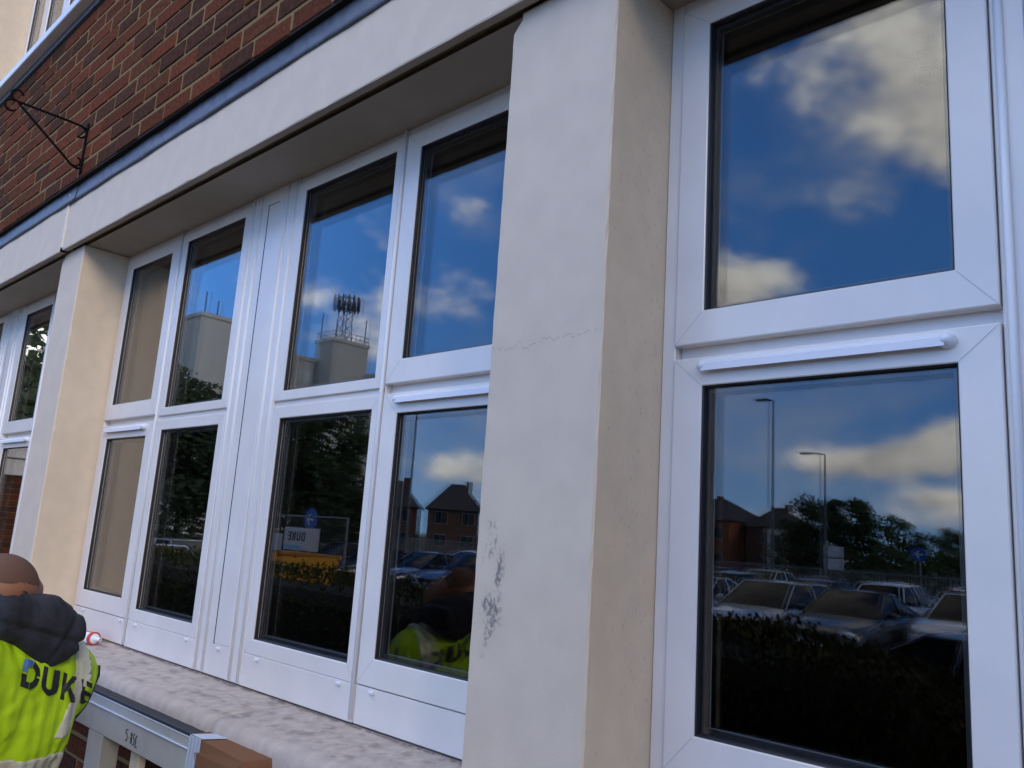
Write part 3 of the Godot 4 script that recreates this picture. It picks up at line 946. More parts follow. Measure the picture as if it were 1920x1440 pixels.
func lean_frame() -> void:
	var t := thing("spare_window_frame", "silver aluminium window frame with black rubber top propped under the concrete sill", "window frame", Vector3(-2.75, 0, 0.245))
	var z1 := 0.03
	var x0 := -0.95
	var x1 := 0.64
	var top := 1.246
	var s := st()
	cbox(s, Vector3(x0, top - 0.006, -0.030), Vector3(x1, top + 0.004, 0.0285), 0.002)
	part("rubber_top", done(s), M.rubber_top, t)
	s = st()
	cbox(s, Vector3(x0, 1.214, -0.03), Vector3(x1, 1.239, z1), 0.002)
	part("top_rail", done(s), M.alloy, t)
	s = st()
	cbox(s, Vector3(x0, 1.135, -0.03), Vector3(x1, 1.210, z1 + 0.001), 0.003)
	part("top_rail", done(s), M.alloy, t)
	s = st()
	cbox(s, Vector3(x0, 1.2095, 0.0), Vector3(x1, 1.2145, z1 + 0.006), 0.0015)
	cbox(s, Vector3(x0, 1.2385, 0.0), Vector3(x1, 1.2405, z1 + 0.002), 0.0008)
	part("edge_strip", done(s), M.alloy_edge, t)
	for x in [[x0, x0 + 0.09], [-0.055, 0.055], [x1 - 0.09, x1]]:
		s = st()
		cbox(s, Vector3(x[0], 0.10, -0.028), Vector3(x[1], 1.1345, z1 - 0.001), 0.003)
		part("stile", done(s), M.alloy, t)
	s = st()
	cbox(s, Vector3(x0, 0.0, -0.03), Vector3(x1, 0.0995, z1 + 0.001), 0.003)
	part("bottom_rail", done(s), M.alloy, t)
	s = st()
	cbox(s, Vector3(0.19, 0.11, -0.03), Vector3(0.245, 1.13, -0.005), 0.003)
	part("glazing_bar", done(s), M.sealant, t)
	# the size written upside down in marker: 5.85 and a hook
	var strokes := [
		[[0.00, 1.0], [-0.55, 0.95], [-0.62, 0.62], [-0.2, 0.6], [0.0, 0.4], [-0.1, 0.05], [-0.55, 0.0]],
		[[0.55, 0.42], [0.62, 0.40]],
		[[1.35, 0.55], [1.05, 0.80], [1.25, 1.0], [1.5, 0.85], [1.1, 0.45], [1.05, 0.12], [1.35, 0.02], [1.5, 0.25], [1.3, 0.55]],
		[[2.3, 1.0], [1.95, 0.95], [1.9, 0.62], [2.2, 0.6], [2.3, 0.3], [2.05, 0.02], [1.8, 0.05]],
		[[2.95, 1.0], [2.65, 0.75], [2.75, 0.3], [2.6, 0.0], [3.2, 0.02]]]
	s = SurfaceTool.new()
	s.begin(Mesh.PRIMITIVE_TRIANGLES)
	s.set_smooth_group(1)
	for st_ in strokes:
		var pts := []
		for q in st_:
			pts.append(Vector3(0.235 + q[0] * 0.0215, 1.155 + q[1] * 0.031 - q[0] * 0.0012, z1 + 0.001))
		add_tube(s, pts, [0.0017], 5)
	part("marker_writing", done(s), M.ink, t)

func cardboard() -> void:
	var t := thing("cardboard_wrap", "brown cardboard sleeve taped round the corner of the silver frame", "cardboard", Vector3(-2.0, 0.0, 0.245))
	var s := st()
	var y1 := 1.256
	# folded sleeve, slightly crushed: plan corners at the top and lower down
	var f := func(x: float, y: float, z: float) -> Vector3: return Vector3(x, y, z)
	var a := [f.call(-0.115, y1, -0.036), f.call(-0.125, y1 - 0.004, 0.040), f.call(0.165, y1 - 0.006, 0.052), f.call(0.205, y1 + 0.002, -0.030)]
	var b := [f.call(-0.115, 0.80, -0.034), f.call(-0.125, 0.80, 0.042), f.call(0.165, 0.80, 0.050), f.call(0.20, 0.80, -0.030)]
	var mid := [f.call(-0.115, y1 - 0.04, -0.037), f.call(-0.125, y1 - 0.04, 0.043), f.call(0.172, y1 - 0.03, 0.058), f.call(0.212, y1 - 0.03, -0.032)]
	quad(s, a[1], a[2], a[3], a[0])
	for k in 4:
		quad(s, mid[(k + 0) % 4], mid[(k + 1) % 4], a[(k + 1) % 4], a[k % 4])
		quad(s, b[(k + 0) % 4], b[(k + 1) % 4], mid[(k + 1) % 4], mid[k % 4])
	part("sleeve", done(s), M.cardboard, t)
	# folded end flap with a dark torn edge
	s = st()
	cbox(s, Vector3(0.10, y1 - 0.055, 0.0535), Vector3(0.176, y1 - 0.012, 0.0605), 0.003)
	var fl := part("flap", done(s), M.cardboard, t)
	fl.rotation.z = -0.05
	s = st()
	cbox(s, Vector3(0.098, y1 - 0.0125, 0.0525), Vector3(0.178, y1 - 0.0085, 0.0590), 0.001)
	fl = part("torn_edge", done(s), M.cardboard_edge, t)
	fl.rotation.z = -0.05
	# white tape wound round the sleeve's end
	s = st()
	var e := 0.0015
	var x0 := -0.118
	var x1 := -0.055
	quad(s, f.call(x0, y1 - 0.003 + e, 0.041), f.call(x1, y1 - 0.003 + e, 0.043), f.call(x1 + 0.055, y1 + 0.0025, -0.034), f.call(x0 + 0.055, y1 + 0.0025, -0.035))
	quad(s, f.call(x0 - 0.02, 0.95, 0.0475), f.call(x1 - 0.02, 0.95, 0.0485), f.call(x1, y1 - 0.003 + e, 0.0450), f.call(x0, y1 - 0.003 + e, 0.0445))
	part("tape", done(s), M.tape_white, t)
	s = st()
	for k in 3:
		var g := 0.012 + k * 0.018
		quad(s, f.call(x0 - 0.02 + g, 0.95, 0.0488), f.call(x0 - 0.015 + g, 0.95, 0.0488), f.call(x0 + g + 0.004, y1 - 0.004, 0.0462), f.call(x0 + g, y1 - 0.004, 0.0462))
	part("tape_wrinkle", done(s), M.tape_line, t)

func sealant_tube() -> void:
	var r := 0.0245
	var sy := uy(-0.3655)
	var t := thing("sealant_tube", "red and white sealant cartridge lying on the concrete sill", "cartridge", Vector3(ux(-2.50), sy + r + 0.001, ux(0.058)))
	t.rotation = Vector3(0, 0.22, 0)
	var ax := Basis(Vector3(0, 0, -1), Vector3(1, 0, 0), Vector3(0, -1, 0))   # axis.y points along +x
	part("barrel", lathe([Vector2(0.0, -0.17), Vector2(r - 0.001, -0.17), Vector2(r - 0.001, 0.045)], ax, Vector3.ZERO, 28), M.tube_red, t)
	part("rim", lathe([Vector2(r - 0.001, 0.043), Vector2(r + 0.0008, 0.043), Vector2(r + 0.0008, 0.052), Vector2(r - 0.003, 0.053), Vector2(r - 0.004, 0.049)], ax, Vector3.ZERO, 28), M.tube_red, t)
	part("cap", lathe([Vector2(r - 0.004, 0.0485), Vector2(r - 0.006, 0.056), Vector2(0.0105, 0.061), Vector2(0.0095, 0.070), Vector2(0.0085, 0.071), Vector2(0.0065, 0.088), Vector2(0.0045, 0.0885), Vector2(0.0042, 0.083)], ax, Vector3.ZERO, 24), M.tube_white, t)
	# printed label bands round the barrel
	for q in [[-0.12, -0.03, 0.2, 2.2, "tube_pink"], [-0.03, 0.036, 0.4, 2.4, "tube_white"], [-0.12, 0.0, 2.7, 4.2, "tube_dark"], [0.005, 0.036, 2.6, 3.3, "tube_white"]]:
		var s := st()
		for k in 10:
			var w0: float = q[2] + (q[3] - q[2]) * k / 10.0
			var w1: float = q[2] + (q[3] - q[2]) * (k + 1) / 10.0
			var R := r - 0.0005
			var f := func(x: float, w: float) -> Vector3: return Vector3(x, cos(w) * R, sin(w) * R)
			quad(s, f.call(q[0], w1), f.call(q[1], w1), f.call(q[1], w0), f.call(q[0], w0))
		part("label_print", done(s), M[q[4]], t)

func bracket() -> void:
	var zf := ux(0.19)
	var t := thing("hanging_basket_bracket", "black wrought iron hanging basket bracket on the brick wall", "bracket", Vector3(ux(-2.80), uy(1.085), zf))
	var h := 0.215
	var s := st()
	cbox(s, Vector3(-0.012, -0.01, 0.0), Vector3(0.012, h + 0.02, 0.007), 0.002)
	part("back_plate", done(s), M.iron, t)
	var zt := 0.295
	part("top_arm", tube([Vector3(0, h - 0.010, 0.004), Vector3(0, h - 0.002, 0.03), Vector3(0, h, 0.08), Vector3(0, h, zt)], [0.0055], 8), M.iron, t)
	part("strut", tube([Vector3(0, h - 0.006, zt - 0.01), Vector3(0, 0.045, 0.075), Vector3(0, 0.02, 0.045), Vector3(0, 0.012, 0.02), Vector3(0, 0.018, 0.006)], [0.0055], 8), M.iron, t)
	var scroll := func(c: Vector2, r: float, a0: float, a1: float) -> void:
		var pts := []
		for k in 15:
			var w := a0 + (a1 - a0) * k / 14.0
			var rr := r * (1.0 - 0.25 * k / 14.0)
			pts.append(Vector3(0, c.y + sin(w) * rr, c.x + cos(w) * rr))
		part("scroll", tube(pts, [0.0045], 6), M.iron, t)
	scroll.call(Vector2(zt - 0.002, h + 0.028), 0.028, -1.7, 2.9)
	scroll.call(Vector2(zt + 0.014, h - 0.028), 0.028, 1.9, -2.6)
	scroll.call(Vector2(0.032, h - 0.034), 0.030, 1.9, 4.9)
	scroll.call(Vector2(0.030, 0.045), 0.026, -1.2, -4.4)

# ------------------------------------------------------------------ the worker
func seg(p: Vector3, a: Vector3, b: Vector3, ra: float, rb: float) -> float:
	var ab := b - a
	var t := clampf((p - a).dot(ab) / ab.length_squared(), 0.0, 1.0)
	return (p - a - ab * t).length() - (ra + (rb - ra) * t)
func smin(a: float, b: float, k: float) -> float:
	var h := maxf(k - absf(a - b), 0.0) / k
	return minf(a, b) - h * h * k * 0.25
func bones(p: Vector3, list: Array, k: float, grow := 0.0) -> float:
	var d := 10.0
	for b in list:
		d = smin(d, seg(p, b[0], b[1], b[2], b[3]) - grow, k)
	return d
func nets(lo: Vector3, hi: Vector3, cell: float, field: Callable) -> ArrayMesh:
	# surface nets: one vertex in each cell that the surface crosses
	var n := Vector3i(((hi - lo) / cell).ceil()) + Vector3i.ONE
	var v := PackedFloat32Array()
	v.resize(n.x * n.y * n.z)
	var i := 0
	for z in n.z:
		for y in n.y:
			for x in n.x:
				v[i] = field.call(lo + Vector3(x, y, z) * cell)
				i += 1
	var sx := 1
	var sy := n.x
	var sz := n.x * n.y
	var ids := {}
	var pts := PackedVector3Array()
	var nor := PackedVector3Array()
	var idx := PackedInt32Array()
	var offs := [0, sx, sy, sx + sy, sz, sx + sz, sy + sz, sx + sy + sz]
	var corner := [Vector3(0, 0, 0), Vector3(1, 0, 0), Vector3(0, 1, 0), Vector3(1, 1, 0), Vector3(0, 0, 1), Vector3(1, 0, 1), Vector3(0, 1, 1), Vector3(1, 1, 1)]
	var edges := [[0, 1], [2, 3], [4, 5], [6, 7], [0, 2], [1, 3], [4, 6], [5, 7], [0, 4], [1, 5], [2, 6], [3, 7]]
	for z in n.z - 1:
		for y in n.y - 1:
			for x in n.x - 1:
				var at := x + y * sy + z * sz
				var m := 0
				for c in 8:
					if v[at + offs[c]] < 0.0:
						m |= 1 << c
				if m == 0 or m == 255:
					continue
				var sum := Vector3.ZERO
				var cnt := 0
				for e in edges:
					var a: float = v[at + offs[e[0]]]
					var b: float = v[at + offs[e[1]]]
					if (a < 0.0) != (b < 0.0):
						sum += corner[e[0]].lerp(corner[e[1]], a / (a - b))
						cnt += 1
				var p := lo + (Vector3(x, y, z) + sum / cnt) * cell
				ids[at] = pts.size()
				pts.append(p)
				var h := cell * 0.6
				var g := Vector3(field.call(p + Vector3(h, 0, 0)) - field.call(p - Vector3(h, 0, 0)), field.call(p + Vector3(0, h, 0)) - field.call(p - Vector3(0, h, 0)), field.call(p + Vector3(0, 0, h)) - field.call(p - Vector3(0, 0, h)))
				nor.append(g.normalized() if g.length() > 1e-9 else Vector3.UP)
	for z in range(1, n.z - 1):
		for y in range(1, n.y - 1):
			for x in range(1, n.x - 1):
				var at := x + y * sy + z * sz
				var a := v[at]
				for ax in 3:
					var step: int = [sx, sy, sz][ax]
					var b := v[at + step]
					if (a < 0.0) == (b < 0.0):
						continue
					var u: int = [sy, sz, sx][ax]
					var w: int = [sz, sx, sy][ax]
					var q := [at - u - w, at - w, at, at - u]
					if not (ids.has(q[0]) and ids.has(q[1]) and ids.has(q[2]) and ids.has(q[3])):
						continue
					if a < 0.0:
						q.reverse()
					idx.append_array([ids[q[0]], ids[q[1]], ids[q[2]], ids[q[0]], ids[q[2]], ids[q[3]]])
	var arr := []
	arr.resize(Mesh.ARRAY_MAX)
	arr[Mesh.ARRAY_VERTEX] = pts
	arr[Mesh.ARRAY_NORMAL] = nor
	arr[Mesh.ARRAY_INDEX] = idx
	var mesh := ArrayMesh.new()
	mesh.add_surface_from_arrays(Mesh.PRIMITIVE_TRIANGLES, arr)
	return mesh

func worker() -> void:
	var O := Vector3(-2.33, 0, 0.80)
	var t := thing("person", "person in lime hi-vis vest over dark hoodie, back turned, bending towards the sill", "person", O)
	var V := func(x: float, y: float, z: float) -> Vector3: return Vector3(x, y, z) - O
	var rs: Vector3 = V.call(-2.30, 1.385, 0.575)
	var ls: Vector3 = V.call(-2.16, 1.455, 0.895)
	var torso := [
		[rs, ls, 0.070, 0.075],
		[V.call(-2.31, 1.29, 0.645), V.call(-2.20, 1.325, 0.855), 0.100, 0.105],
		[V.call(-2.335, 1.18, 0.675), V.call(-2.245, 1.20, 0.875), 0.105, 0.108],
		[V.call(-2.355, 1.05, 0.705), V.call(-2.28, 1.06, 0.895), 0.102, 0.104],
		[V.call(-2.37, 0.94, 0.735), V.call(-2.30, 0.94, 0.905), 0.103, 0.103]]
	var legs := [
		[V.call(-2.36, 0.90, 0.755), V.call(-2.42, 0.49, 0.74), 0.088, 0.060], [V.call(-2.42, 0.49, 0.74), V.call(-2.38, 0.09, 0.73), 0.058, 0.042],
		[V.call(-2.30, 0.90, 0.905), V.call(-2.33, 0.49, 0.945), 0.088, 0.060], [V.call(-2.33, 0.49, 0.945), V.call(-2.27, 0.09, 0.965), 0.058, 0.042]]
	var feet := [[V.call(-2.36, 0.055, 0.73), V.call(-2.55, 0.04, 0.71), 0.045, 0.038], [V.call(-2.25, 0.055, 0.965), V.call(-2.44, 0.04, 0.975), 0.045, 0.038]]
	var rw: Vector3 = V.call(-2.98, 1.262, 0.385)
	var lw: Vector3 = V.call(-3.20, 1.262, 0.40)
	var re: Vector3 = V.call(-2.66, 1.17, 0.530)
	var le: Vector3 = V.call(-2.68, 1.18, 0.83)
	var arms := [[rs, re, 0.052, 0.042], [re, rw, 0.041, 0.028], [ls, le, 0.054, 0.044], [le, lw, 0.043, 0.028]]
	var nb: Vector3 = V.call(-2.25, 1.47, 0.725)
	var hc: Vector3 = V.call(-2.300, 1.578, 0.738)
	var neck := [[nb, hc + Vector3(0.01, -0.06, 0.0), 0.060, 0.055]]
	# the head looks towards -x, down and to the wall
	var fwd := Vector3(-0.90, -0.42, -0.02).normalized()
	var side := fwd.cross(Vector3.UP).normalized()
	var up := side.cross(fwd)
	var skull := [[hc + fwd * -0.030 + up * 0.015, hc + fwd * 0.035 + up * 0.012, 0.082, 0.076], [hc + fwd * 0.035 - up * 0.02, hc + fwd * 0.055 - up * 0.085, 0.062, 0.040], [hc + fwd * 0.088 + up * 0.00, hc + fwd * 0.112 - up * 0.038, 0.010, 0.015], [hc + fwd * 0.06 + side * 0.034 + up * 0.022, hc + fwd * 0.06 - side * 0.034 + up * 0.022, 0.03, 0.03], [hc + fwd * 0.078 + side * 0.018 - up * 0.062, hc + fwd * 0.078 - side * 0.018 - up * 0.062, 0.011, 0.011]]
	for q in [-1.0, 1.0]:
		skull.append([hc + side * (q * 0.083) + up * 0.018 - fwd * 0.012, hc + side * (q * 0.080) - up * 0.022 - fwd * 0.002, 0.013, 0.009])
	# hands closed over the frame's top rail
	var hands := []
	for w in [[rw, Vector3(-0.25, 0.05, -0.95).normalized()], [lw, Vector3(0.1, 0.05, -1.0).normalized()]]:
		var o: Vector3 = w[0]
		var d: Vector3 = w[1]
		var k: Vector3 = d.cross(Vector3.UP).normalized()
		var palm: Vector3 = o + d * 0.055 + Vector3(0, 0.012, 0)
		hands.append([o, palm, 0.028, 0.022])
		for f in 4:
			var s0: Vector3 = palm + k * (-0.030 + 0.020 * f) + d * 0.012
			var L: float = [0.034, 0.040, 0.038, 0.028][f]
			var s1 := s0 + d * L + Vector3(0, 0.004, 0)
			var s2 := s1 + d * L * 0.55 + Vector3(0, -0.018, 0)
			hands.append([palm + k * (-0.026 + 0.017 * f), s0, 0.014, 0.010])
			hands.append([s0, s1, 0.0098, 0.009])
			hands.append([s1, s2, 0.009, 0.008])
		var th: Vector3 = o + d * 0.022 + k * 0.030
		hands.append([th - k * 0.012, th + k * 0.022 + d * 0.022, 0.013, 0.011])
		hands.append([th + k * 0.022 + d * 0.022, th + k * 0.026 + d * 0.045 + Vector3(0, -0.016, 0), 0.0105, 0.009])
	var head_f := func(p: Vector3) -> float: return bones(p, skull + neck, 0.045)
	var hand_f := func(p: Vector3) -> float: return bones(p, hands.slice(0, 15), 0.010)
	var hand_g := func(p: Vector3) -> float: return bones(p, hands.slice(15), 0.010)
	var inner := []
	for q in torso + legs + arms + feet:
		inner.append([q[0], q[1], q[2] - 0.014, q[3] - 0.014])
	var body_f := func(p: Vector3) -> float: return bones(p, inner, 0.06)
	# body: one mesh of trunk and limbs with finer head and hands added to it
	var tool := SurfaceTool.new()
	tool.begin(Mesh.PRIMITIVE_TRIANGLES)
	tool.append_from(nets(Vector3(-0.98, 0.0, -0.50), Vector3(0.32, 1.60, 0.32), 0.026, body_f), 0, Transform3D())
	tool.append_from(nets(hc - Vector3(0.17, 0.20, 0.15), hc + Vector3(0.17, 0.13, 0.15), 0.006, head_f), 0, Transform3D())
	tool.append_from(nets(rw - Vector3(0.10, 0.07, 0.18), rw + Vector3(0.09, 0.07, 0.05), 0.0045, hand_f), 0, Transform3D())
	tool.append_from(nets(lw - Vector3(0.09, 0.07, 0.18), lw + Vector3(0.10, 0.07, 0.05), 0.0045, hand_g), 0, Transform3D())
	part("body", tool.commit(), M.skin, t)
	# cropped hair: the skull grown a little, cut off along the hairline
	var hn := FastNoiseLite.new()
	hn.seed = 2; hn.frequency = 3.0
	var hair_f := func(p: Vector3) -> float:
		var q := p - hc
		var line := -(q.dot(up) - 0.020 + q.dot(fwd) * -0.22 + hn.get_noise_3dv(p * 25.0) * 0.006)
		return maxf(bones(p, skull.slice(0, 2), 0.045) - 0.0012, line * 0.8)
	part("hair", nets(hc - Vector3(0.14, 0.14, 0.13), hc + Vector3(0.14, 0.14, 0.13), 0.006, hair_f), M.stubble, t)
	# clothes
	var n := FastNoiseLite.new()
	n.seed = 9; n.frequency = 7.0; n.fractal_octaves = 2
	var fold := func(p: Vector3, a: float) -> float:
		return n.get_noise_3d(p.x * 1.4, p.y * 0.45, p.z * 2.2) * a
	var hoodie_f := func(p: Vector3) -> float:
		return maxf(bones(p, torso + arms, 0.05, 0.010) + fold.call(p, 0.010), 0.86 - p.y)
	part("hoodie", nets(Vector3(-0.98, 0.84, -0.48), Vector3(0.34, 1.58, 0.34), 0.015, hoodie_f), M.hoodie, t)
	var hood_pts := [[V.call(-2.335, 1.555, 0.81), V.call(-2.215, 1.572, 0.845), 0.040, 0.042], [V.call(-2.215, 1.572, 0.845), V.call(-2.170, 1.562, 0.755), 0.042, 0.048], [V.call(-2.170, 1.562, 0.755), V.call(-2.20, 1.512, 0.650), 0.048, 0.060], [V.call(-2.20, 1.512, 0.650), V.call(-2.28, 1.500, 0.612), 0.058, 0.046], [V.call(-2.28, 1.500, 0.612), V.call(-2.345, 1.49, 0.635), 0.046, 0.04],
		[V.call(-2.20, 1.53, 0.655), V.call(-2.205, 1.494, 0.622), 0.048, 0.042]]
	var hood_f := func(p: Vector3) -> float:
		var d := bones(p, hood_pts, 0.060)
		var crease := 0.007 * exp(-((p.z + 0.165 + (p.y - 1.47) * 0.5) / 0.007) ** 2) + 0.010 * exp(-((p.y - 1.535 - (p.z + 0.06) * 0.30) / 0.008) ** 2)
		return d + crease + fold.call(p, 0.014)
	part("hood", nets(V.call(-2.44, 1.36, 0.53), V.call(-2.05, 1.60, 0.95), 0.0085, hood_f), M.hoodie, t)
	var trousers_f := func(p: Vector3) -> float:
		return maxf(bones(p, legs + [torso[4]], 0.06, 0.014) + fold.call(p, 0.012), p.y - 0.99)
	part("trousers", nets(Vector3(-0.25, 0.06, -0.22), Vector3(0.2, 1.02, 0.32), 0.02, trousers_f), M.trousers, t)
	for q in feet:
		var boot_f := func(p: Vector3) -> float:
			return maxf(smin(seg(p, q[0], q[1], q[2] + 0.012, q[3] + 0.01), seg(p, q[0] + Vector3(0.01, 0.0, 0), q[0] + Vector3(0.0, 0.10, 0), 0.055, 0.05), 0.03), -p.y)
		part("boot", nets(q[1] - Vector3(0.09, 0.06, 0.09), q[0] + Vector3(0.09, 0.18, 0.09), 0.013, boot_f), M.boots, t)
	var vest_core := func(p: Vector3) -> float:
		var d := bones(p, torso, 0.055, 0.026)
		var low := clampf((1.36 - p.y) * 2.5, 0.0, 1.0)
		d += sin(p.z * 62.0 + p.x * 30.0 + sin(p.y * 9.0) * 1.2) * 0.0065 * low + fold.call(p, 0.018) + n.get_noise_3d(p.x * 4.0, p.y * 3.0, p.z * 4.0) * 0.004
		return d
	var spine: Vector3 = (nb - V.call(-2.335, 0.94, 0.82)).normalized()
	var across: Vector3 = (rs - ls).normalized()
	var vest_f := func(p: Vector3) -> float:
		# shell with open neck and hem
		var d: float = vest_core.call(p)
		d = maxf(d, 0.80 - p.y)
		return maxf(d, 0.075 - (p - (nb + Vector3(-0.02, 0.02, 0.0))).length())
	part("hi_vis_vest", nets(V.call(-2.56, 0.78, 0.44), V.call(-1.98, 1.60, 1.10), 0.0115, vest_f), M.hi_vis, t)
	var mid: Vector3 = V.call(-2.24, 1.235, 0.76)
	for q in [[0.0, "reflective_tape"], [-0.22, "reflective_tape"]]:
		var tape_f := func(p: Vector3) -> float:
			return maxf(vest_core.call(p) - 0.0035, absf((p - mid).dot(spine) - q[0]) - 0.027)
		part("reflective_band", nets(V.call(-2.56, 1.06 + q[0], 0.42), V.call(-2.0, 1.40 + q[0], 1.12), 0.011, tape_f), M[q[1]], t)
	var brace_f := func(p: Vector3) -> float:
		return maxf(maxf(vest_core.call(p) - 0.0035, absf((p - mid).dot(across) - 0.150) - 0.024), 1.262 - p.y)
	part("reflective_brace", nets(V.call(-2.50, 1.24, 0.48), V.call(-2.02, 1.56, 0.80), 0.008, brace_f), M.reflective_tape, t)
	var edge := []
	for k in 16:
		var yy := 1.41 - k * 0.025
		var p: Vector3 = V.call(-2.285 - k * 0.003, yy, 0.30)
		for j in 24:
			var d: float = vest_core.call(p)
			p.z += d * 0.8
			if absf(d) < 0.0005:
				break
		edge.append(p)
	part("binding", tube(edge, [0.0055], 7), M.binding, t)
	lettering(t, vest_core, V)

func lettering(t: Node3D, field: Callable, V: Callable) -> void:
	# DUKE printed across the shoulders: shapes in a 4.2 x 1 field, laid on the cloth
	var black := []
	var blue := []
	blue.append(PackedVector2Array([Vector2(0, 1), Vector2(0.42, 1), Vector2(0.42, 0.76), Vector2(0.27, 0.76), Vector2(0.27, 0.54), Vector2(0, 0.54)]))
	black.append(PackedVector2Array([Vector2(0, 0.48), Vector2(0.27, 0.48), Vector2(0.27, 0.24), Vector2(0.44, 0.24), Vector2(0.44, 0), Vector2(0, 0)]))
	var arc := func(a0: float, a1: float) -> PackedVector2Array:
		var o := PackedVector2Array()
		for k in 9:
			var w := a0 + (a1 - a0) * k / 8.0
			o.append(Vector2(0.46 + cos(w) * 0.44, 0.5 + sin(w) * 0.5))
		for k in 9:
			var w := a1 + (a0 - a1) * k / 8.0
			o.append(Vector2(0.46 + cos(w) * 0.19, 0.5 + sin(w) * 0.26))
		return o
	black.append(arc.call(PI / 2 - 0.03, 0.05))
	black.append(arc.call(-0.05, -PI / 2 + 0.03))
	var u := PackedVector2Array([Vector2(1.05, 1), Vector2(1.05, 0.38)])
	for k in 9:
		var w := PI + PI * k / 8.0
		u.append(Vector2(1.47 + cos(w) * 0.42, 0.40 + sin(w) * 0.41))
	u.append_array([Vector2(1.89, 1), Vector2(1.65, 1), Vector2(1.65, 0.38)])
	for k in 7:
		var w := TAU - PI * k / 6.0
		u.append(Vector2(1.47 + cos(w) * 0.18, 0.38 + sin(w) * 0.16))
	u.append(Vector2(1.29, 1))
	black.append(u)
	black.append(PackedVector2Array([Vector2(2.06, 1), Vector2(2.30, 1), Vector2(2.30, 0.60), Vector2(2.62, 1), Vector2(2.90, 1), Vector2(2.46, 0.46), Vector2(2.30, 0.30), Vector2(2.30, 0), Vector2(2.06, 0)]))
	black.append(PackedVector2Array([Vector2(2.47, 0.44), Vector2(2.63, 0.60), Vector2(2.98, 0), Vector2(2.70, 0)]))
	black.append(PackedVector2Array([Vector2(3.10, 1), Vector2(3.80, 1), Vector2(3.80, 0.80), Vector2(3.34, 0.80), Vector2(3.34, 0.60), Vector2(3.72, 0.60), Vector2(3.72, 0.41), Vector2(3.34, 0.41), Vector2(3.34, 0.20), Vector2(3.82, 0.20), Vector2(3.82, 0), Vector2(3.10, 0)]))
	var n := Vector3(0.86, 0.10, 0.50).normalized()
	var right := Vector3(-0.40, -0.36, -0.86)
	right = (right - n * right.dot(n)).normalized()
	var up := Vector3(0.05, 1.0, 0.06)
	up = (up - n * up.dot(n)).normalized()
	var o: Vector3 = V.call(-2.222, 1.392, 0.652)
	var hgt := 0.060
	var N := 30
	for set_ in [[black, "logo_black"], [blue, "logo_blue"]]:
		var s := SurfaceTool.new()
		s.begin(Mesh.PRIMITIVE_TRIANGLES)
		s.set_smooth_group(1)
		var at := {}
		var land := func(i: int, j: int) -> Vector3:
			var key := Vector2i(i, j)
			if not at.has(key):
				var p := o + right * (i * hgt * 0.62 / N) + up * (j * hgt / N) + n * 0.16
				for k in 18:
					var d: float = field.call(p) - 0.0035
					p -= n * d * 0.85
					if d < 0.0002:
						break
				at[key] = p
			return at[key]
		var lies := func(q: Vector3) -> bool: return absf(field.call(q) - 0.0035) < 0.0015
		for i in int(N * 3.9):
			for j in N:
				var c := Vector2((i + 0.5) / N, (j + 0.5) / N)
				for poly in set_[0]:
					if Geometry2D.is_point_in_polygon(c, poly):
						if lies.call(land.call(i, j)) and lies.call(land.call(i + 1, j)) and lies.call(land.call(i + 1, j + 1)) and lies.call(land.call(i, j + 1)):
							quad(s, land.call(i, j), land.call(i + 1, j), land.call(i + 1, j + 1), land.call(i, j + 1))
						break
		part("lettering", done(s), M[set_[1]], t)

# ------------------------------------------------------------------ car park
func car(called: String, label: String, kind: String, paint: String, at: Vector3, turn: float, group := "cars parked in the car park") -> Node3D:
	var c := thing(called, label, "car", at, turn, group)
	var L: float = {"saloon": 4.55, "estate": 4.7, "hatch": 3.75, "van": 5.4}[kind]
	var W: float = {"saloon": 0.90, "estate": 0.91, "hatch": 0.83, "van": 0.97}[kind]
	var R: float = {"saloon": 1.43, "estate": 1.47, "hatch": 1.50, "van": 2.55}[kind]
	var body: Material = M["car_" + paint]
	var key := "car_" + kind
	if not T.has(key):
		T[key] = car_shapes(L, W, R, kind)
	var sh: Dictionary = T[key]
	part("body", sh.body, body, c)
	part("roof", sh.roof, body, c)
	part("pillar", sh.pillars, body, c)
	part("windscreen", sh.windscreen, M.car_glass, c)
	part("rear_window", sh.rear, M.car_glass, c)
	part("side_window", sh.side_l, M.car_glass, c)
	part("side_window", sh.side_r, M.car_glass, c)
	part("grille", sh.grille, M.trim_black, c)
	part("bumper_intake", sh.intake, M.trim_black, c)
	part("number_plate", sh.plate, M.plate, c)
	part("headlight", sh.lamp_l, M.headlight, c)
	part("headlight", sh.lamp_r, M.headlight, c)
	part("mirror", sh.mirror_l, body, c)
	part("mirror", sh.mirror_r, body, c)
	for k in 4:
		var w := group_part("wheel", c)
		w.position = Vector3((W - 0.10) * (1 if k & 1 else -1), 0.31, (-L * 0.31) if k < 2 else L * 0.29)
		part("tyre", sh.tyre, M.tyre, w)
		part("rim", sh.rim, M.rim, w)
	return c

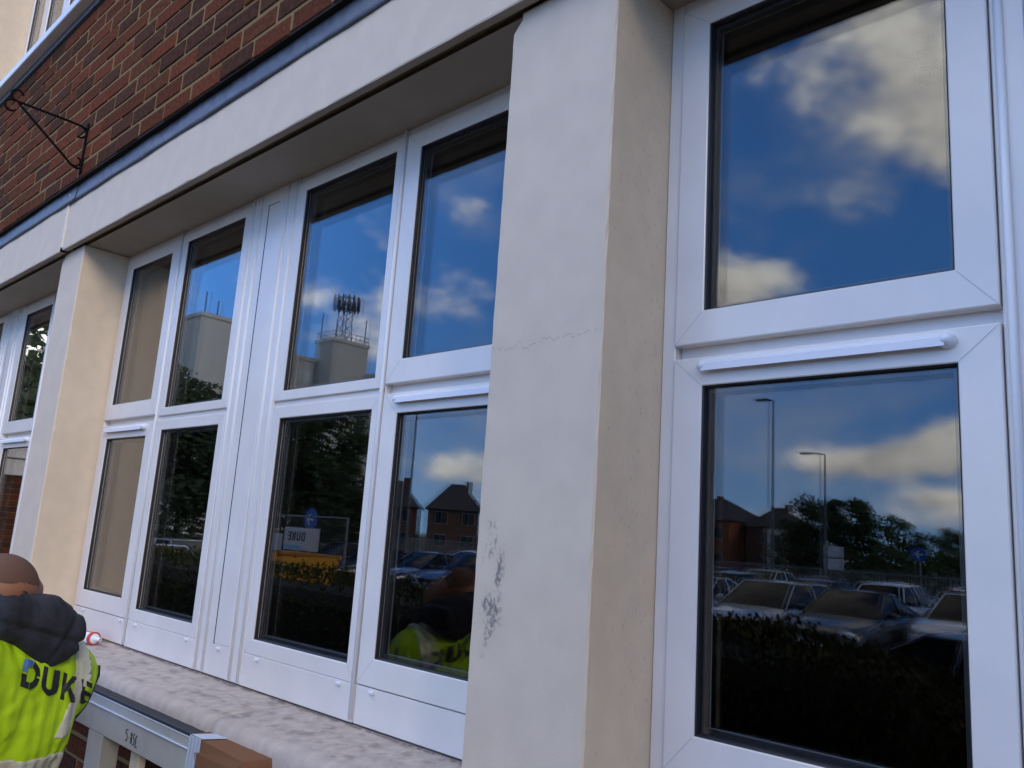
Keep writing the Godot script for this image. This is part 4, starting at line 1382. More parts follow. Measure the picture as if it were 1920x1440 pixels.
func car_shapes(L: float, W: float, R: float, kind: String) -> Dictionary:
	var h := L / 2
	var belt := 0.93 if kind != "van" else 1.08
	var bon := 0.80 if kind == "saloon" or kind == "estate" else 0.88
	if kind == "van": bon = 1.0
	var tail := belt + 0.03 if kind != "saloon" else belt + 0.01
	var ws := -h * 0.36 if kind != "van" else -h * 0.55
	var st_ := [[-h, 0.34, 0.52, 0.62], [-h + 0.05, 0.24, 0.64, 0.78], [-h + 0.22, 0.19, bon - 0.08, 0.93], [-h + 0.55, 0.18, bon, 0.985], [ws - 0.35, 0.18, bon + 0.06, 1.0], [ws, 0.18, belt - 0.02, 1.0], [0.0, 0.18, belt, 1.0], [h * 0.55, 0.18, belt + 0.02, 0.99], [h - 0.35, 0.20, tail, 0.95], [h - 0.08, 0.26, tail - 0.06, 0.86], [h, 0.36, tail - 0.22, 0.74]]
	var s := SurfaceTool.new()
	s.begin(Mesh.PRIMITIVE_TRIANGLES)
	s.set_smooth_group(1)
	var rings := []
	for q in st_:
		var yb: float = q[1]
		var yt: float = q[2]
		var w: float = W * q[3]
		var half := [Vector2(0, yb), Vector2(w * 0.80, yb), Vector2(w * 0.965, yb + 0.07), Vector2(w, lerpf(yb, yt, 0.45)), Vector2(w * 0.985, yt - 0.13), Vector2(w * 0.93, yt - 0.035), Vector2(w * 0.80, yt + 0.002), Vector2(w * 0.40, yt + 0.020), Vector2(0, yt + 0.026)]
		var r := []
		for p in half:
			r.append(Vector3(p.x, p.y, q[0]))
		for k in range(half.size() - 2, 0, -1):
			r.append(Vector3(-half[k].x, half[k].y, q[0]))
		rings.append(r)
	var n: int = rings[0].size()
	for i in rings.size() - 1:
		for k in n:
			var k2 := (k + 1) % n
			quad(s, rings[i][k2], rings[i][k], rings[i + 1][k], rings[i + 1][k2])
	for k in n - 2:
		tri(s, rings[0][0], rings[0][k + 1], rings[0][k + 2])
		tri(s, rings[-1][0], rings[-1][k + 2], rings[-1][k + 1])
	var o := {"body": done(s)}
	# cabin
	var zr: float = {"saloon": h * 0.66, "estate": h - 0.14, "hatch": h - 0.12, "van": h - 0.06}[kind]
	var zt: float = {"saloon": h * 0.30, "estate": h - 0.62, "hatch": h - 0.55, "van": h - 0.16}[kind]
	var zf := ws + (0.82 if kind != "van" else 0.70)
	var wb := W * 0.90
	var wt := W * 0.67 if kind != "van" else W * 0.80
	var yb := belt - 0.015
	var fbl := Vector3(-wb * 0.96, yb - 0.01, ws); var fbr := Vector3(wb * 0.96, yb - 0.01, ws)
	var ftl := Vector3(-wt, R - 0.045, zf); var ftr := Vector3(wt, R - 0.045, zf)
	var rbl := Vector3(-wb * 0.94, tail, zr); var rbr := Vector3(wb * 0.94, tail, zr)
	var rtl := Vector3(-wt * 0.97, R - 0.075, zt); var rtr := Vector3(wt * 0.97, R - 0.075, zt)
	o.windscreen = patch(fbr, fbl, ftl, ftr, Vector3(0, 0.02, -0.10))
	o.rear = patch(rbl, rbr, rtr, rtl, Vector3(0, 0.02, 0.07))
	o.side_l = patch(fbl, rbl, rtl, ftl, Vector3(-0.045, 0, 0))
	o.side_r = patch(rbr, fbr, ftr, rtr, Vector3(0.045, 0, 0))
	o.roof = patch(ftr, ftl, rtl, rtr, Vector3(0, 0.055, 0), 8, 8)
	s = SurfaceTool.new()
	s.begin(Mesh.PRIMITIVE_TRIANGLES)
	s.set_smooth_group(1)
	for e in [[fbl, ftl], [fbr, ftr], [rbl, rtl], [rbr, rtr], [ftl, rtl], [ftr, rtr], [ftl, ftr], [rtl, rtr]]:
		add_tube(s, [e[0], (e[0] + e[1]) / 2.0 + Vector3(0, 0.008, 0), e[1]], [0.024, 0.020, 0.022], 8)
	for x in [-1.0, 1.0]:
		var zb := lerpf(zf, zt, 0.42)
		add_tube(s, [Vector3(x * (wb + 0.015), yb, zb - 0.05), Vector3(x * (wb + wt) / 2 + x * 0.03, (yb + R) / 2, zb), Vector3(x * (wt + 0.01), R - 0.05, zb + 0.03)], [0.026], 6)
	o.pillars = done(s)
	s = st(); cbox(s, Vector3(-W * 0.42, bon - 0.24, -h + 0.0), Vector3(W * 0.42, bon - 0.15, -h + 0.2), 0.02); o.grille = done(s)
	s = st(); cbox(s, Vector3(-W * 0.60, 0.27, -h - 0.012), Vector3(W * 0.60, 0.37, -h + 0.2), 0.02); o.intake = done(s)
	s = st(); cbox(s, Vector3(-0.26, 0.42, -h - 0.022), Vector3(0.26, 0.53, -h + 0.01), 0.004); o.plate = done(s)
	for q in [-1.0, 1.0]:
		var c := Vector3(q * W * 0.735, bon - 0.15, -h + 0.205)
		var sp := SphereMesh.new()
		sp.radius = 0.5; sp.height = 1.0; sp.radial_segments = 16; sp.rings = 8
		var t := SurfaceTool.new()
		t.append_from(sp, 0, Transform3D(Basis.from_euler(Vector3(0, -q * 0.55, 0)) * Basis.from_scale(Vector3(0.36, 0.15, 0.22)), c))
		o["lamp_l" if q < 0 else "lamp_r"] = t.commit()
		t = SurfaceTool.new()
		t.append_from(sp, 0, Transform3D(Basis.from_scale(Vector3(0.22, 0.14, 0.13)), Vector3(q * (W + 0.06), belt + 0.06, ws + 0.30)))
		o["mirror_l" if q < 0 else "mirror_r"] = t.commit()
	var ax := Basis(Vector3(0, 1, 0), Vector3(1, 0, 0), Vector3(0, 0, -1))
	o.tyre = lathe([Vector2(0.20, -0.10), Vector2(0.295, -0.10), Vector2(0.312, -0.07), Vector2(0.312, 0.07), Vector2(0.295, 0.10), Vector2(0.20, 0.10)], ax, Vector3.ZERO, 24)
	o.rim = lathe([Vector2(0.0, -0.09), Vector2(0.20, -0.075), Vector2(0.205, -0.10), Vector2(0.205, 0.10), Vector2(0.20, 0.075), Vector2(0.0, 0.09)], ax, Vector3.ZERO, 16)
	return o

func car_park() -> void:
	hedge()
	var y := PARK
	car("estate_car", "silver estate car mirrored above the hedge in the large lower pane", "estate", "silver", Vector3(-8.85, y, 16.6), 0.0)
	car("saloon_car", "black saloon car mirrored between the silver estate and the white hatchback", "saloon", "black", Vector3(-6.88, y, 16.5), 0.0)
	car("hatchback_car", "white hatchback mirrored at the right edge of the large lower pane", "hatch", "white", Vector3(-5.12, y, 18.2), 0.0)
	car("saloon_car", "pale silver car mirrored at the left edge of the large lower pane", "saloon", "pale", Vector3(-11.2, y, 17.4), 0.0)
	car("saloon_car", "dark blue car with pale sky-lit roof beside the mirrored hedge end", "saloon", "navy", Vector3(-2.5, y, 7.3), PI / 2, "")
	var list := [
		[-13.6, 16.6, "hatch", "grey", "grey hatchback"], [-16.0, 16.6, "saloon", "navy", "dark navy saloon"], [-18.4, 16.5, "hatch", "blue", "bright blue hatchback"], [-20.8, 16.6, "saloon", "blue", "bright blue saloon"], [-23.3, 16.6, "saloon", "navy", "dark navy saloon"], [-25.8, 16.6, "hatch", "black", "black hatchback"], [-28.4, 16.6, "saloon", "grey", "grey saloon"],
		[-6.3, 23.9, "hatch", "red", "red hatchback"], [-8.3, 23.4, "hatch", "white", "white hatchback"], [-10.7, 23.8, "saloon", "navy", "dark navy saloon"], [-13.1, 23.6, "estate", "black", "black estate"], [-15.5, 23.4, "hatch", "silver", "silver hatchback"], [-17.9, 23.6, "saloon", "grey", "grey saloon"], [-20.4, 23.6, "saloon", "silver", "silver saloon"],
		[-7.6, 28.4, "estate", "silver", "silver estate"], [-10.1, 28.6, "saloon", "grey", "grey saloon"], [-12.6, 28.4, "saloon", "black", "black saloon"], [-15.0, 28.5, "hatch", "white", "white hatchback"], [-17.5, 28.6, "estate", "navy", "dark navy estate"], [-5.2, 28.5, "saloon", "red", "dark red saloon"], [-20.0, 28.5, "hatch", "silver", "silver hatchback"],
		[-22.8, 23.6, "hatch", "red", "red hatchback"], [-25.2, 23.5, "saloon", "white", "white saloon"], [-22.5, 28.5, "saloon", "pale", "pale silver saloon"], [-3.9, 23.9, "saloon", "pale", "pale silver saloon"], [-25.0, 28.5, "hatch", "navy", "dark navy hatchback"]]
	var rows := {16: "front row of the mirrored car park", 23: "middle row of the mirrored car park", 28: "back row of the mirrored car park by the railing"}
	var names := {"hatch": "hatchback_car", "saloon": "saloon_car", "estate": "estate_car"}
	var left := {}
	for q in list:
		var lab: String = q[4] + " in the " + rows[int(q[1])]
		left[lab] = left.get(lab, 0) + 1
		if left[lab] == 2:
			lab = "second " + lab
		car(names[q[2]], lab, q[2], q[3], Vector3(q[0], y, q[1]), PI if int(q[1]) == 23 else 0.0)
	car("estate_car", "silver estate car mirrored over the hedge in the narrow lower pane", "estate", "silver", Vector3(-20.6, y, 8.6), -PI / 2)
	car("saloon_car", "white saloon parked in front of the silver estate, mirrored over the hedge", "saloon", "white", Vector3(-17.6, y, 6.4), -PI / 2)
	car("added_van", "added unseen dark blue van blocking light in front of the near window", "van", "navy", Vector3(2.25, 0.0, 3.70), PI / 2, "")  # added out of view to cut the light on the near window frames
	skip()
	lamp_post(Vector3(-15.8, 0, 31.0), 8.3, -0.22, "tall street lamp mirrored at the left of the large lower pane")
	lamp_post(Vector3(-16.95, 0, 39.0), 7.0, -0.7, "street lamp mirrored in front of the dark trees")
	lamp_post(Vector3(-36.85, 0, 29.0), 8.8, -0.3, "street lamp mirrored above the row of houses")
	lamp_post(Vector3(-27.6, 0, 62.0), 5.5, -0.8, "small far street lamp mirrored left of the dark trees")
	railing()
	traffic_signs()

func hedge() -> void:
	var t := thing("hedge", "dark clipped hedge mirrored in the lower window panes", "hedge")
	var x0 := -17.0
	var x1 := -1.5
	var z0 := 3.30
	var z1 := 4.45
	var top := 1.27
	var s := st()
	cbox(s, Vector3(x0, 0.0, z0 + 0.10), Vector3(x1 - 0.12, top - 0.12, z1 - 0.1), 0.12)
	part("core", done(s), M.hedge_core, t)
	s = st()
	for k in 28:
		var x := x0 + 0.3 + (x1 - x0 - 0.6) * k / 27.0
		add_tube(s, [Vector3(x, 0, z0 + 0.5), Vector3(x + 0.05, 0.5, z0 + 0.55), Vector3(x - 0.03, 1.1, z0 + 0.5)], [0.02, 0.015, 0.008], 5)
	part("stems", done(s), M.bark, t)
	# leaf: a bent blade of two quads
	s = st()
	var w := 0.62
	quad(s, Vector3(0, 0, 0), Vector3(w * 0.5, 0.10, 0.5), Vector3(0, 0.0, 1.0), Vector3(0, -0.04, 0.5))
	quad(s, Vector3(0, 0, 0), Vector3(0, -0.04, 0.5), Vector3(0, 0.0, 1.0), Vector3(-w * 0.5, 0.10, 0.5))
	var leaf := done(s)
	leaf.surface_set_material(0, M.hedge_leaf)
	var N := 44000
	var mm := MultiMesh.new()
	mm.transform_format = MultiMesh.TRANSFORM_3D
	mm.use_colors = true
	mm.mesh = leaf
	mm.instance_count = N
	var lump := FastNoiseLite.new()
	lump.seed = 4; lump.frequency = 1.1
	for k in N:
		var x := rng.randf_range(x0, x1)
		if k % 4 == 0:
			x = rng.randf_range(-5.0, x1)
		var p := Vector3.ZERO
		var nn := Vector3.UP
		var r := rng.randf()
		var rnd := lump.get_noise_2d(x * 1.3, 0.0) * 0.09
		var fall := 0.16 * smoothstep(-2.6, x1, x)
		if r < 0.50:
			p = Vector3(x, rng.randf_range(0.04, top), z0 + lump.get_noise_3d(x, r * 3.0, 0) * 0.10)
			p.z += 0.10 * smoothstep(top - 0.30, top, p.y)
			nn = Vector3(0, 0.2, -1)
		elif r < 0.90:
			p = Vector3(x, top + rnd - fall, rng.randf_range(z0 + 0.02, z1))
			nn = Vector3.UP
		else:
			p = Vector3(x1 + lump.get_noise_2d(k, 3.0) * 0.08, rng.randf_range(0.04, top - 0.2), rng.randf_range(z0, z1))
			nn = Vector3(1, 0.2, 0)
		p += nn * rng.randf_range(-0.07, 0.05) + Vector3(0, rng.randf_range(-0.03, 0.03), 0)
		if rng.randf() < 0.03:
			p += nn * 0.06
		var d := (nn + Vector3(rng.randfn(0, 0.7), rng.randfn(0, 0.7), rng.randfn(0, 0.7))).normalized()
		var bas := Basis.looking_at(-d, Vector3(0.3, 0.9, 0.2)).rotated(d, rng.randf() * TAU)
		var size := rng.randf_range(0.026, 0.052)
		mm.set_instance_transform(k, Transform3D(bas.scaled(Vector3.ONE * size), p))
		var c := Color(0.028, 0.040, 0.010).lerp(Color(0.060, 0.062, 0.014), rng.randf())
		if rng.randf() < 0.12:
			c = Color(0.10, 0.075, 0.020)
		if rng.randf() < 0.04:
			c = Color(0.10, 0.12, 0.045)
		mm.set_instance_color(k, c)
	var o := MultiMeshInstance3D.new()
	o.name = "foliage"
	o.multimesh = mm
	o.set_meta("kind", "stuff")
	t.add_child(o)

func skip() -> void:
	var t := thing("skip", "yellow builder's skip mirrored under the white board", "skip", Vector3(-14.7, PARK, 7.4))
	var s := st()
	var a := [Vector3(-0.95, 0.15, -0.75), Vector3(0.95, 0.15, -0.75), Vector3(0.95, 0.15, 0.75), Vector3(-0.95, 0.15, 0.75)]
	var b := [Vector3(-1.1, 1.42, -0.80), Vector3(1.1, 1.42, -0.80), Vector3(1.1, 1.42, 0.80), Vector3(-1.1, 1.42, 0.80)]
	for k in 4:
		quad(s, a[(k + 1) % 4], a[k], b[k], b[(k + 1) % 4])
	quad(s, a[0], a[1], a[2], a[3])
	part("container", done(s), M.skip_yellow, t)
	s = st()
	for q in [[-1.13, -0.83, 1.13, -0.77], [-1.13, 0.77, 1.13, 0.83]]:
		cbox(s, Vector3(q[0], 1.38, q[1]), Vector3(q[2], 1.46, q[3]), 0.01)
	for x in [-0.7, 0.0, 0.7]:
		cbox(s, Vector3(x - 0.04, 0.2, -0.86), Vector3(x + 0.04, 1.38, -0.78), 0.01)
	part("rim_bar", done(s), M.skip_yellow, t)
	s = st()
	for x in [-0.9, 0.9]:
		cbox(s, Vector3(x - 0.08, 0.0, -0.7), Vector3(x + 0.08, 0.15, 0.7), 0.01)
	part("runner", done(s), M.skip_yellow, t)
	# boards on a mesh fence behind the skip
	var f := thing("mesh_fence", "site fence panel carrying white boards behind the yellow skip", "fence", Vector3(-15.9, PARK, 8.7))
	s = SurfaceTool.new()
	s.begin(Mesh.PRIMITIVE_TRIANGLES)
	s.set_smooth_group(1)
	for p in [[Vector3(-1.75, 0.05, 0), Vector3(-1.75, 2.2, 0)], [Vector3(1.75, 0.05, 0), Vector3(1.75, 2.2, 0)], [Vector3(-1.75, 2.2, 0), Vector3(1.75, 2.2, 0)], [Vector3(-1.75, 0.12, 0), Vector3(1.75, 0.12, 0)]]:
		add_tube(s, p, [0.02], 6)
	part("tube_frame", done(s), M.galvanised, f)
	s = SurfaceTool.new()
	s.begin(Mesh.PRIMITIVE_TRIANGLES)
	for k in 34:
		add_tube(s, [Vector3(-1.7 + k * 0.103, 0.12, 0), Vector3(-1.7 + k * 0.103, 2.2, 0)], [0.003], 4, false)
	var me := part("mesh_wires", done(s), M.galvanised, f)
	me.set_meta("kind", "stuff")
	s = st()
	for x in [-1.75, 1.75]:
		cbox(s, Vector3(x - 0.12, 0.0, -0.3), Vector3(x + 0.12, 0.13, 0.3), 0.02)
	part("foot_block", done(s), M.trim_black, f)
	sign_board(Vector3(-15.65, 1.27, 8.60), 1.36, 0.48, true, "larger white lettered board with blue band on the site fence")
	sign_board(Vector3(-16.72, 1.22, 8.60), 0.62, 0.38, false, "smaller white blank board left of the lettered board on the site fence")

func sign_board(at: Vector3, w: float, h: float, text: bool, label: String) -> void:
	var t := thing("site_board", label, "sign", at)
	var s := st()
	cbox(s, Vector3(-w / 2, 0, -0.012), Vector3(w / 2, h, 0.0), 0.002)
	part("panel", done(s), M.sign_white, t)
	s = st()
	box(s, Vector3(-w / 2 + 0.02, 0.03, -0.016), Vector3(-w / 2 + w * 0.52, h * 0.22, -0.0125))
	part("blue_band", done(s), M.sign_pale_blue, t)
	if text:
		var tm := TextMesh.new()
		var f := SystemFont.new()
		f.font_names = PackedStringArray(["Droid Sans"])
		f.font_weight = 700
		tm.font = f
		tm.text = "DUKE"
		tm.font_size = 64
		tm.pixel_size = 0.0042
		tm.depth = 0.004
		var o := part("lettering", tm, M.logo_black, t)
		o.rotation.y = PI
		o.position = Vector3(-w * 0.12, h * 0.60, -0.0155)

func lamp_post(at: Vector3, h: float, arm: float, label: String) -> void:
	var t := thing("lamp_post", label, "lamp post", Vector3(at.x, PARK, at.z), 0.0, "street lamps beyond the car park")
	var hh := h - PARK
	part("pole", tube([Vector3(0, 0, 0), Vector3(0, 1.3, 0), Vector3(0, 1.32, 0), Vector3(0, hh, 0)], [0.10, 0.10, 0.075, 0.05], 10), M.pole_steel, t)
	part("arm", tube([Vector3(0, hh - 0.02, 0), Vector3(arm * 0.4, hh + 0.03, 0), Vector3(arm, hh + 0.06, 0)], [0.035], 8), M.pole_steel, t)
	var s := st()
	var x0 := minf(arm, arm - 0.55)
	cbox(s, Vector3(x0, hh + 0.0, -0.11), Vector3(x0 + 0.6, hh + 0.11, 0.11), 0.035)
	part("lamp_head", done(s), M.pole_steel, t)
	part("base_flange", lathe([Vector2(0.16, 0.0), Vector2(0.16, 0.03), Vector2(0.10, 0.04)], Basis.IDENTITY, Vector3.ZERO, 12), M.pole_steel, t)

func railing() -> void:
	var a := Vector3(-46, PARK, 35.5)
	var b := Vector3(-4, PARK, 31.6)
	var t := thing("railing", "long grey bar railing on a low wall mirrored behind the parked cars", "railing", a, -atan2(b.z - a.z, b.x - a.x))
	var L := a.distance_to(b)
	var s := st()
	box(s, Vector3(0, 0, -0.12), Vector3(L, 0.32, 0.12))
	part("low_wall", done(s), M.brick_far, t)
	s = st()
	cbox(s, Vector3(0, 1.60, -0.03), Vector3(L, 1.65, 0.03), 0.01)
	part("top_rail", done(s), M.galvanised, t)
	s = st()
	cbox(s, Vector3(0, 0.42, -0.025), Vector3(L, 0.46, 0.025), 0.01)
	part("bottom_rail", done(s), M.galvanised, t)
	for k in 17:
		s = st()
		var x := L * k / 16.0
		cbox(s, Vector3(x - 0.035, 0.3, -0.035), Vector3(x + 0.035, 1.68, 0.035), 0.008)
		part("post", done(s), M.galvanised, t)
	s = st()
	var x := 0.1
	while x < L:
		box(s, Vector3(x - 0.009, 0.46, -0.009), Vector3(x + 0.009, 1.60, 0.009))
		x += 0.125
	var o := part("bars", done(s), M.galvanised, t)
	o.set_meta("kind", "stuff")

func traffic_signs() -> void:
	var t := thing("road_sign", "two white direction panels on posts mirrored before the dark trees", "sign", Vector3(-17.65, PARK, 42.0))
	for q in [1.55, 2.18]:
		var s := st()
		cbox(s, Vector3(-0.42, q, -0.03), Vector3(0.42, q + 0.56, 0.0), 0.01)
		part("panel", done(s), M.sign_white, t)
	part("post", tube([Vector3(-0.28, 0, 0.04), Vector3(-0.28, 2.75, 0.04)], [0.04], 8), M.galvanised, t)
	part("post", tube([Vector3(0.28, 0, 0.04), Vector3(0.28, 2.75, 0.04)], [0.04], 8), M.galvanised, t)
	arrow_sign(Vector3(-19.3, PARK, 11.2), 2.17, "round blue arrow sign on a post above the mirrored site board")
	arrow_sign(Vector3(-11.67, PARK, 36.0), 2.5, "round blue arrow sign on a far post before the tree line")

func arrow_sign(at: Vector3, h: float, label: String) -> void:
	var t := thing("arrow_sign", label, "sign", at, 0.0, "round blue arrow signs")
	part("post", tube([Vector3(0, 0, 0.03), Vector3(0, h + 0.25, 0.03)], [0.035], 8), M.galvanised, t)
	part("disc", lathe([Vector2(0, -0.012), Vector2(0.30, -0.012), Vector2(0.30, 0.0), Vector2(0, 0.0)], Basis(Vector3(1, 0, 0), Vector3(0, 0, 1), Vector3(0, -1, 0)), Vector3(0, h, -0.02), 28), M.sign_blue, t)
	var s := st()
	box(s, Vector3(-0.18, h - 0.028, -0.040), Vector3(0.14, h + 0.028, -0.034))
	var z := -0.037
	for q in [1.0, -1.0]:
		quad(s, Vector3(-0.20, h, z - 0.003), Vector3(-0.06, h + q * 0.15, z - 0.003), Vector3(0.01, h + q * 0.15, z - 0.003), Vector3(-0.11, h, z - 0.003))
	part("arrow", done(s), M.sign_white, t)

# ------------------------------------------------------------------ trees, houses, hospital block
func tree(label: String, at: Vector3, h: float, spread: float, sd: int, leaf: int, count: int, loose: float, group := "trees beyond the car park") -> void:
	var t := thing("tree", label, "tree", at, 0.0, group)
	var r := RandomNumberGenerator.new()
	r.seed = sd
	var s := SurfaceTool.new()
	s.begin(Mesh.PRIMITIVE_TRIANGLES)
	s.set_smooth_group(1)
	var fork := h * 0.32
	add_tube(s, [Vector3.ZERO, Vector3(0.05 * h * 0.2, fork * 0.6, 0), Vector3(0, fork, 0.02 * h), Vector3(0.02 * h, h * 0.75, 0)], [h * 0.030, h * 0.024, h * 0.020, h * 0.006], 8)
	var clumps := []
	var n := 13
	for k in n:
		var a := TAU * k * 0.382 + r.randf_range(-0.3, 0.3)
		var y := h * lerpf(0.34, 0.90, k / float(n - 1)) + r.randf_range(-0.04, 0.04) * h
		var rad: float = spread * (0.75 * sin(PI * clampf((y / h - 0.18) / 0.95, 0, 1)) ** 0.7) * r.randf_range(0.55, 1.05)
		var c := Vector3(cos(a) * rad, y, sin(a) * rad)
		clumps.append([c, spread * r.randf_range(0.26, 0.44)])
		add_tube(s, [Vector3(0, minf(fork + 0.2, y * 0.6), 0), c * Vector3(0.5, 0, 0.5) + Vector3(0, lerpf(fork, y, 0.6), 0), c], [h * 0.012, h * 0.007, h * 0.003], 6)
	clumps.append([Vector3(0, h * 0.88, 0), spread * 0.34])
	part("trunk", done(s), M.bark, t)
	s = st()
	for k in count:
		var q: Array = clumps[r.randi() % clumps.size()]
		var d := Vector3(r.randfn(), r.randfn(), r.randfn()).normalized()
		var p: Vector3 = q[0] + d * Vector3(1.0, 0.78, 1.0) * q[1] * (r.randf() ** loose) * r.randf_range(0.85, 1.18)
		var u := Vector3(r.randfn(), r.randfn() * 0.6, r.randfn()).normalized()
		var v := u.cross(Vector3(r.randfn(), r.randfn(), r.randfn())).normalized()
		var z: float = h * r.randf_range(0.010, 0.026)
		var g := u.cross(v) * z * 0.35
		quad(s, p - u * z, p - v * z * 0.6 + g, p + u * z, p + v * z * 0.6 + g)
	var cr := part("crown", done(s), M["leaf%d" % leaf], t)
	cr.set_meta("kind", "stuff")

func house(called: String, label: String, at: Vector3, turn: float, w: float, d: float, eave: float, ridge: float, wall: String, hip: float, group := "houses beyond the car park") -> Node3D:
	var t := thing(called, label, "house", at, turn, group)
	var s := st()
	box(s, Vector3(-w / 2, 0, -d / 2), Vector3(w / 2, eave, d / 2))
	part("wall", done(s), M[wall], t)
	s = st()
	var o := 0.35
	var e := [Vector3(-w / 2 - o, eave, -d / 2 - o), Vector3(w / 2 + o, eave, -d / 2 - o), Vector3(w / 2 + o, eave, d / 2 + o), Vector3(-w / 2 - o, eave, d / 2 + o)]
	var r0 := Vector3(-w / 2 - o + hip, ridge, 0)
	var r1 := Vector3(w / 2 + o - hip, ridge, 0)
	quad(s, e[1], e[0], r0, r1)
	quad(s, e[3], e[2], r1, r0)
	tri(s, e[0], e[3], r0)
	tri(s, e[2], e[1], r1)
	quad(s, e[0], e[1], e[2], e[3])
	var roof := part("roof", done(s), M.roof_dark, t)
	s = st()
	cbox(s, Vector3(w * 0.22 - 0.3, ridge - 0.9, -0.3), Vector3(w * 0.22 + 0.3, ridge + 0.3, 0.3), 0.03)
	part("chimney", done(s), M.brick_far, roof)
	var nx := int(w / 2.4)
	for k in nx:
		for f in 2:
			var x := -w / 2 + (k + 0.5) * w / nx
			var y := 0.9 + f * eave * 0.48
			var win := group_part("window", t)
			s = st()
			cbox(s, Vector3(x - 0.6, y, -d / 2 - 0.06), Vector3(x + 0.6, y + 1.15, -d / 2 + 0.02), 0.02)
			part("frame", done(s), M.sign_back, win)
			for g in 2:
				s = st()
				box(s, Vector3(x - 0.53 + g * 0.56, y + 0.07, -d / 2 - 0.075), Vector3(x - 0.03 + g * 0.56, y + 1.08, -d / 2 - 0.05))
				part("pane", done(s), M.far_glass, win)
	return t

func block(called: String, label: String, at: Vector3, size: Vector3, floors: int, cols: int, turn := 0.0) -> Node3D:
	var t := thing(called, label, "building", at, turn, "hospital blocks far behind the trees")
	var s := st()
	box(s, Vector3(-size.x / 2, 0, -size.z / 2), Vector3(size.x / 2, size.y, size.z / 2))
	part("wall", done(s), M.wall_grey, t)
	s = st()
	box(s, Vector3(-size.x / 2 - 0.15, size.y, -size.z / 2 - 0.15), Vector3(size.x / 2 + 0.15, size.y + 0.5, size.z / 2 + 0.15))
	part("parapet", done(s), M.wall_grey, t)
	for f in floors:
		for k in cols:
			var y := size.y - 2.9 - f * 3.1
			if y < 1.0:
				continue
			for face in 2:
				var L: float = size.z if face else size.x
				var c := -L / 2 + (k + 0.5) * L / cols
				s = st()
				var hw := minf(1.1, L / cols * 0.36)
				if face:
					box(s, Vector3(size.x / 2 - 0.1, y, c - hw), Vector3(size.x / 2 + 0.04, y + 1.6, c + hw))
				else:
					box(s, Vector3(c - hw, y, -size.z / 2 - 0.04), Vector3(c + hw, y + 1.6, -size.z / 2 + 0.1))
				part("window", done(s), M.blind if (f + k) % 3 else M.far_glass, t)
	return t

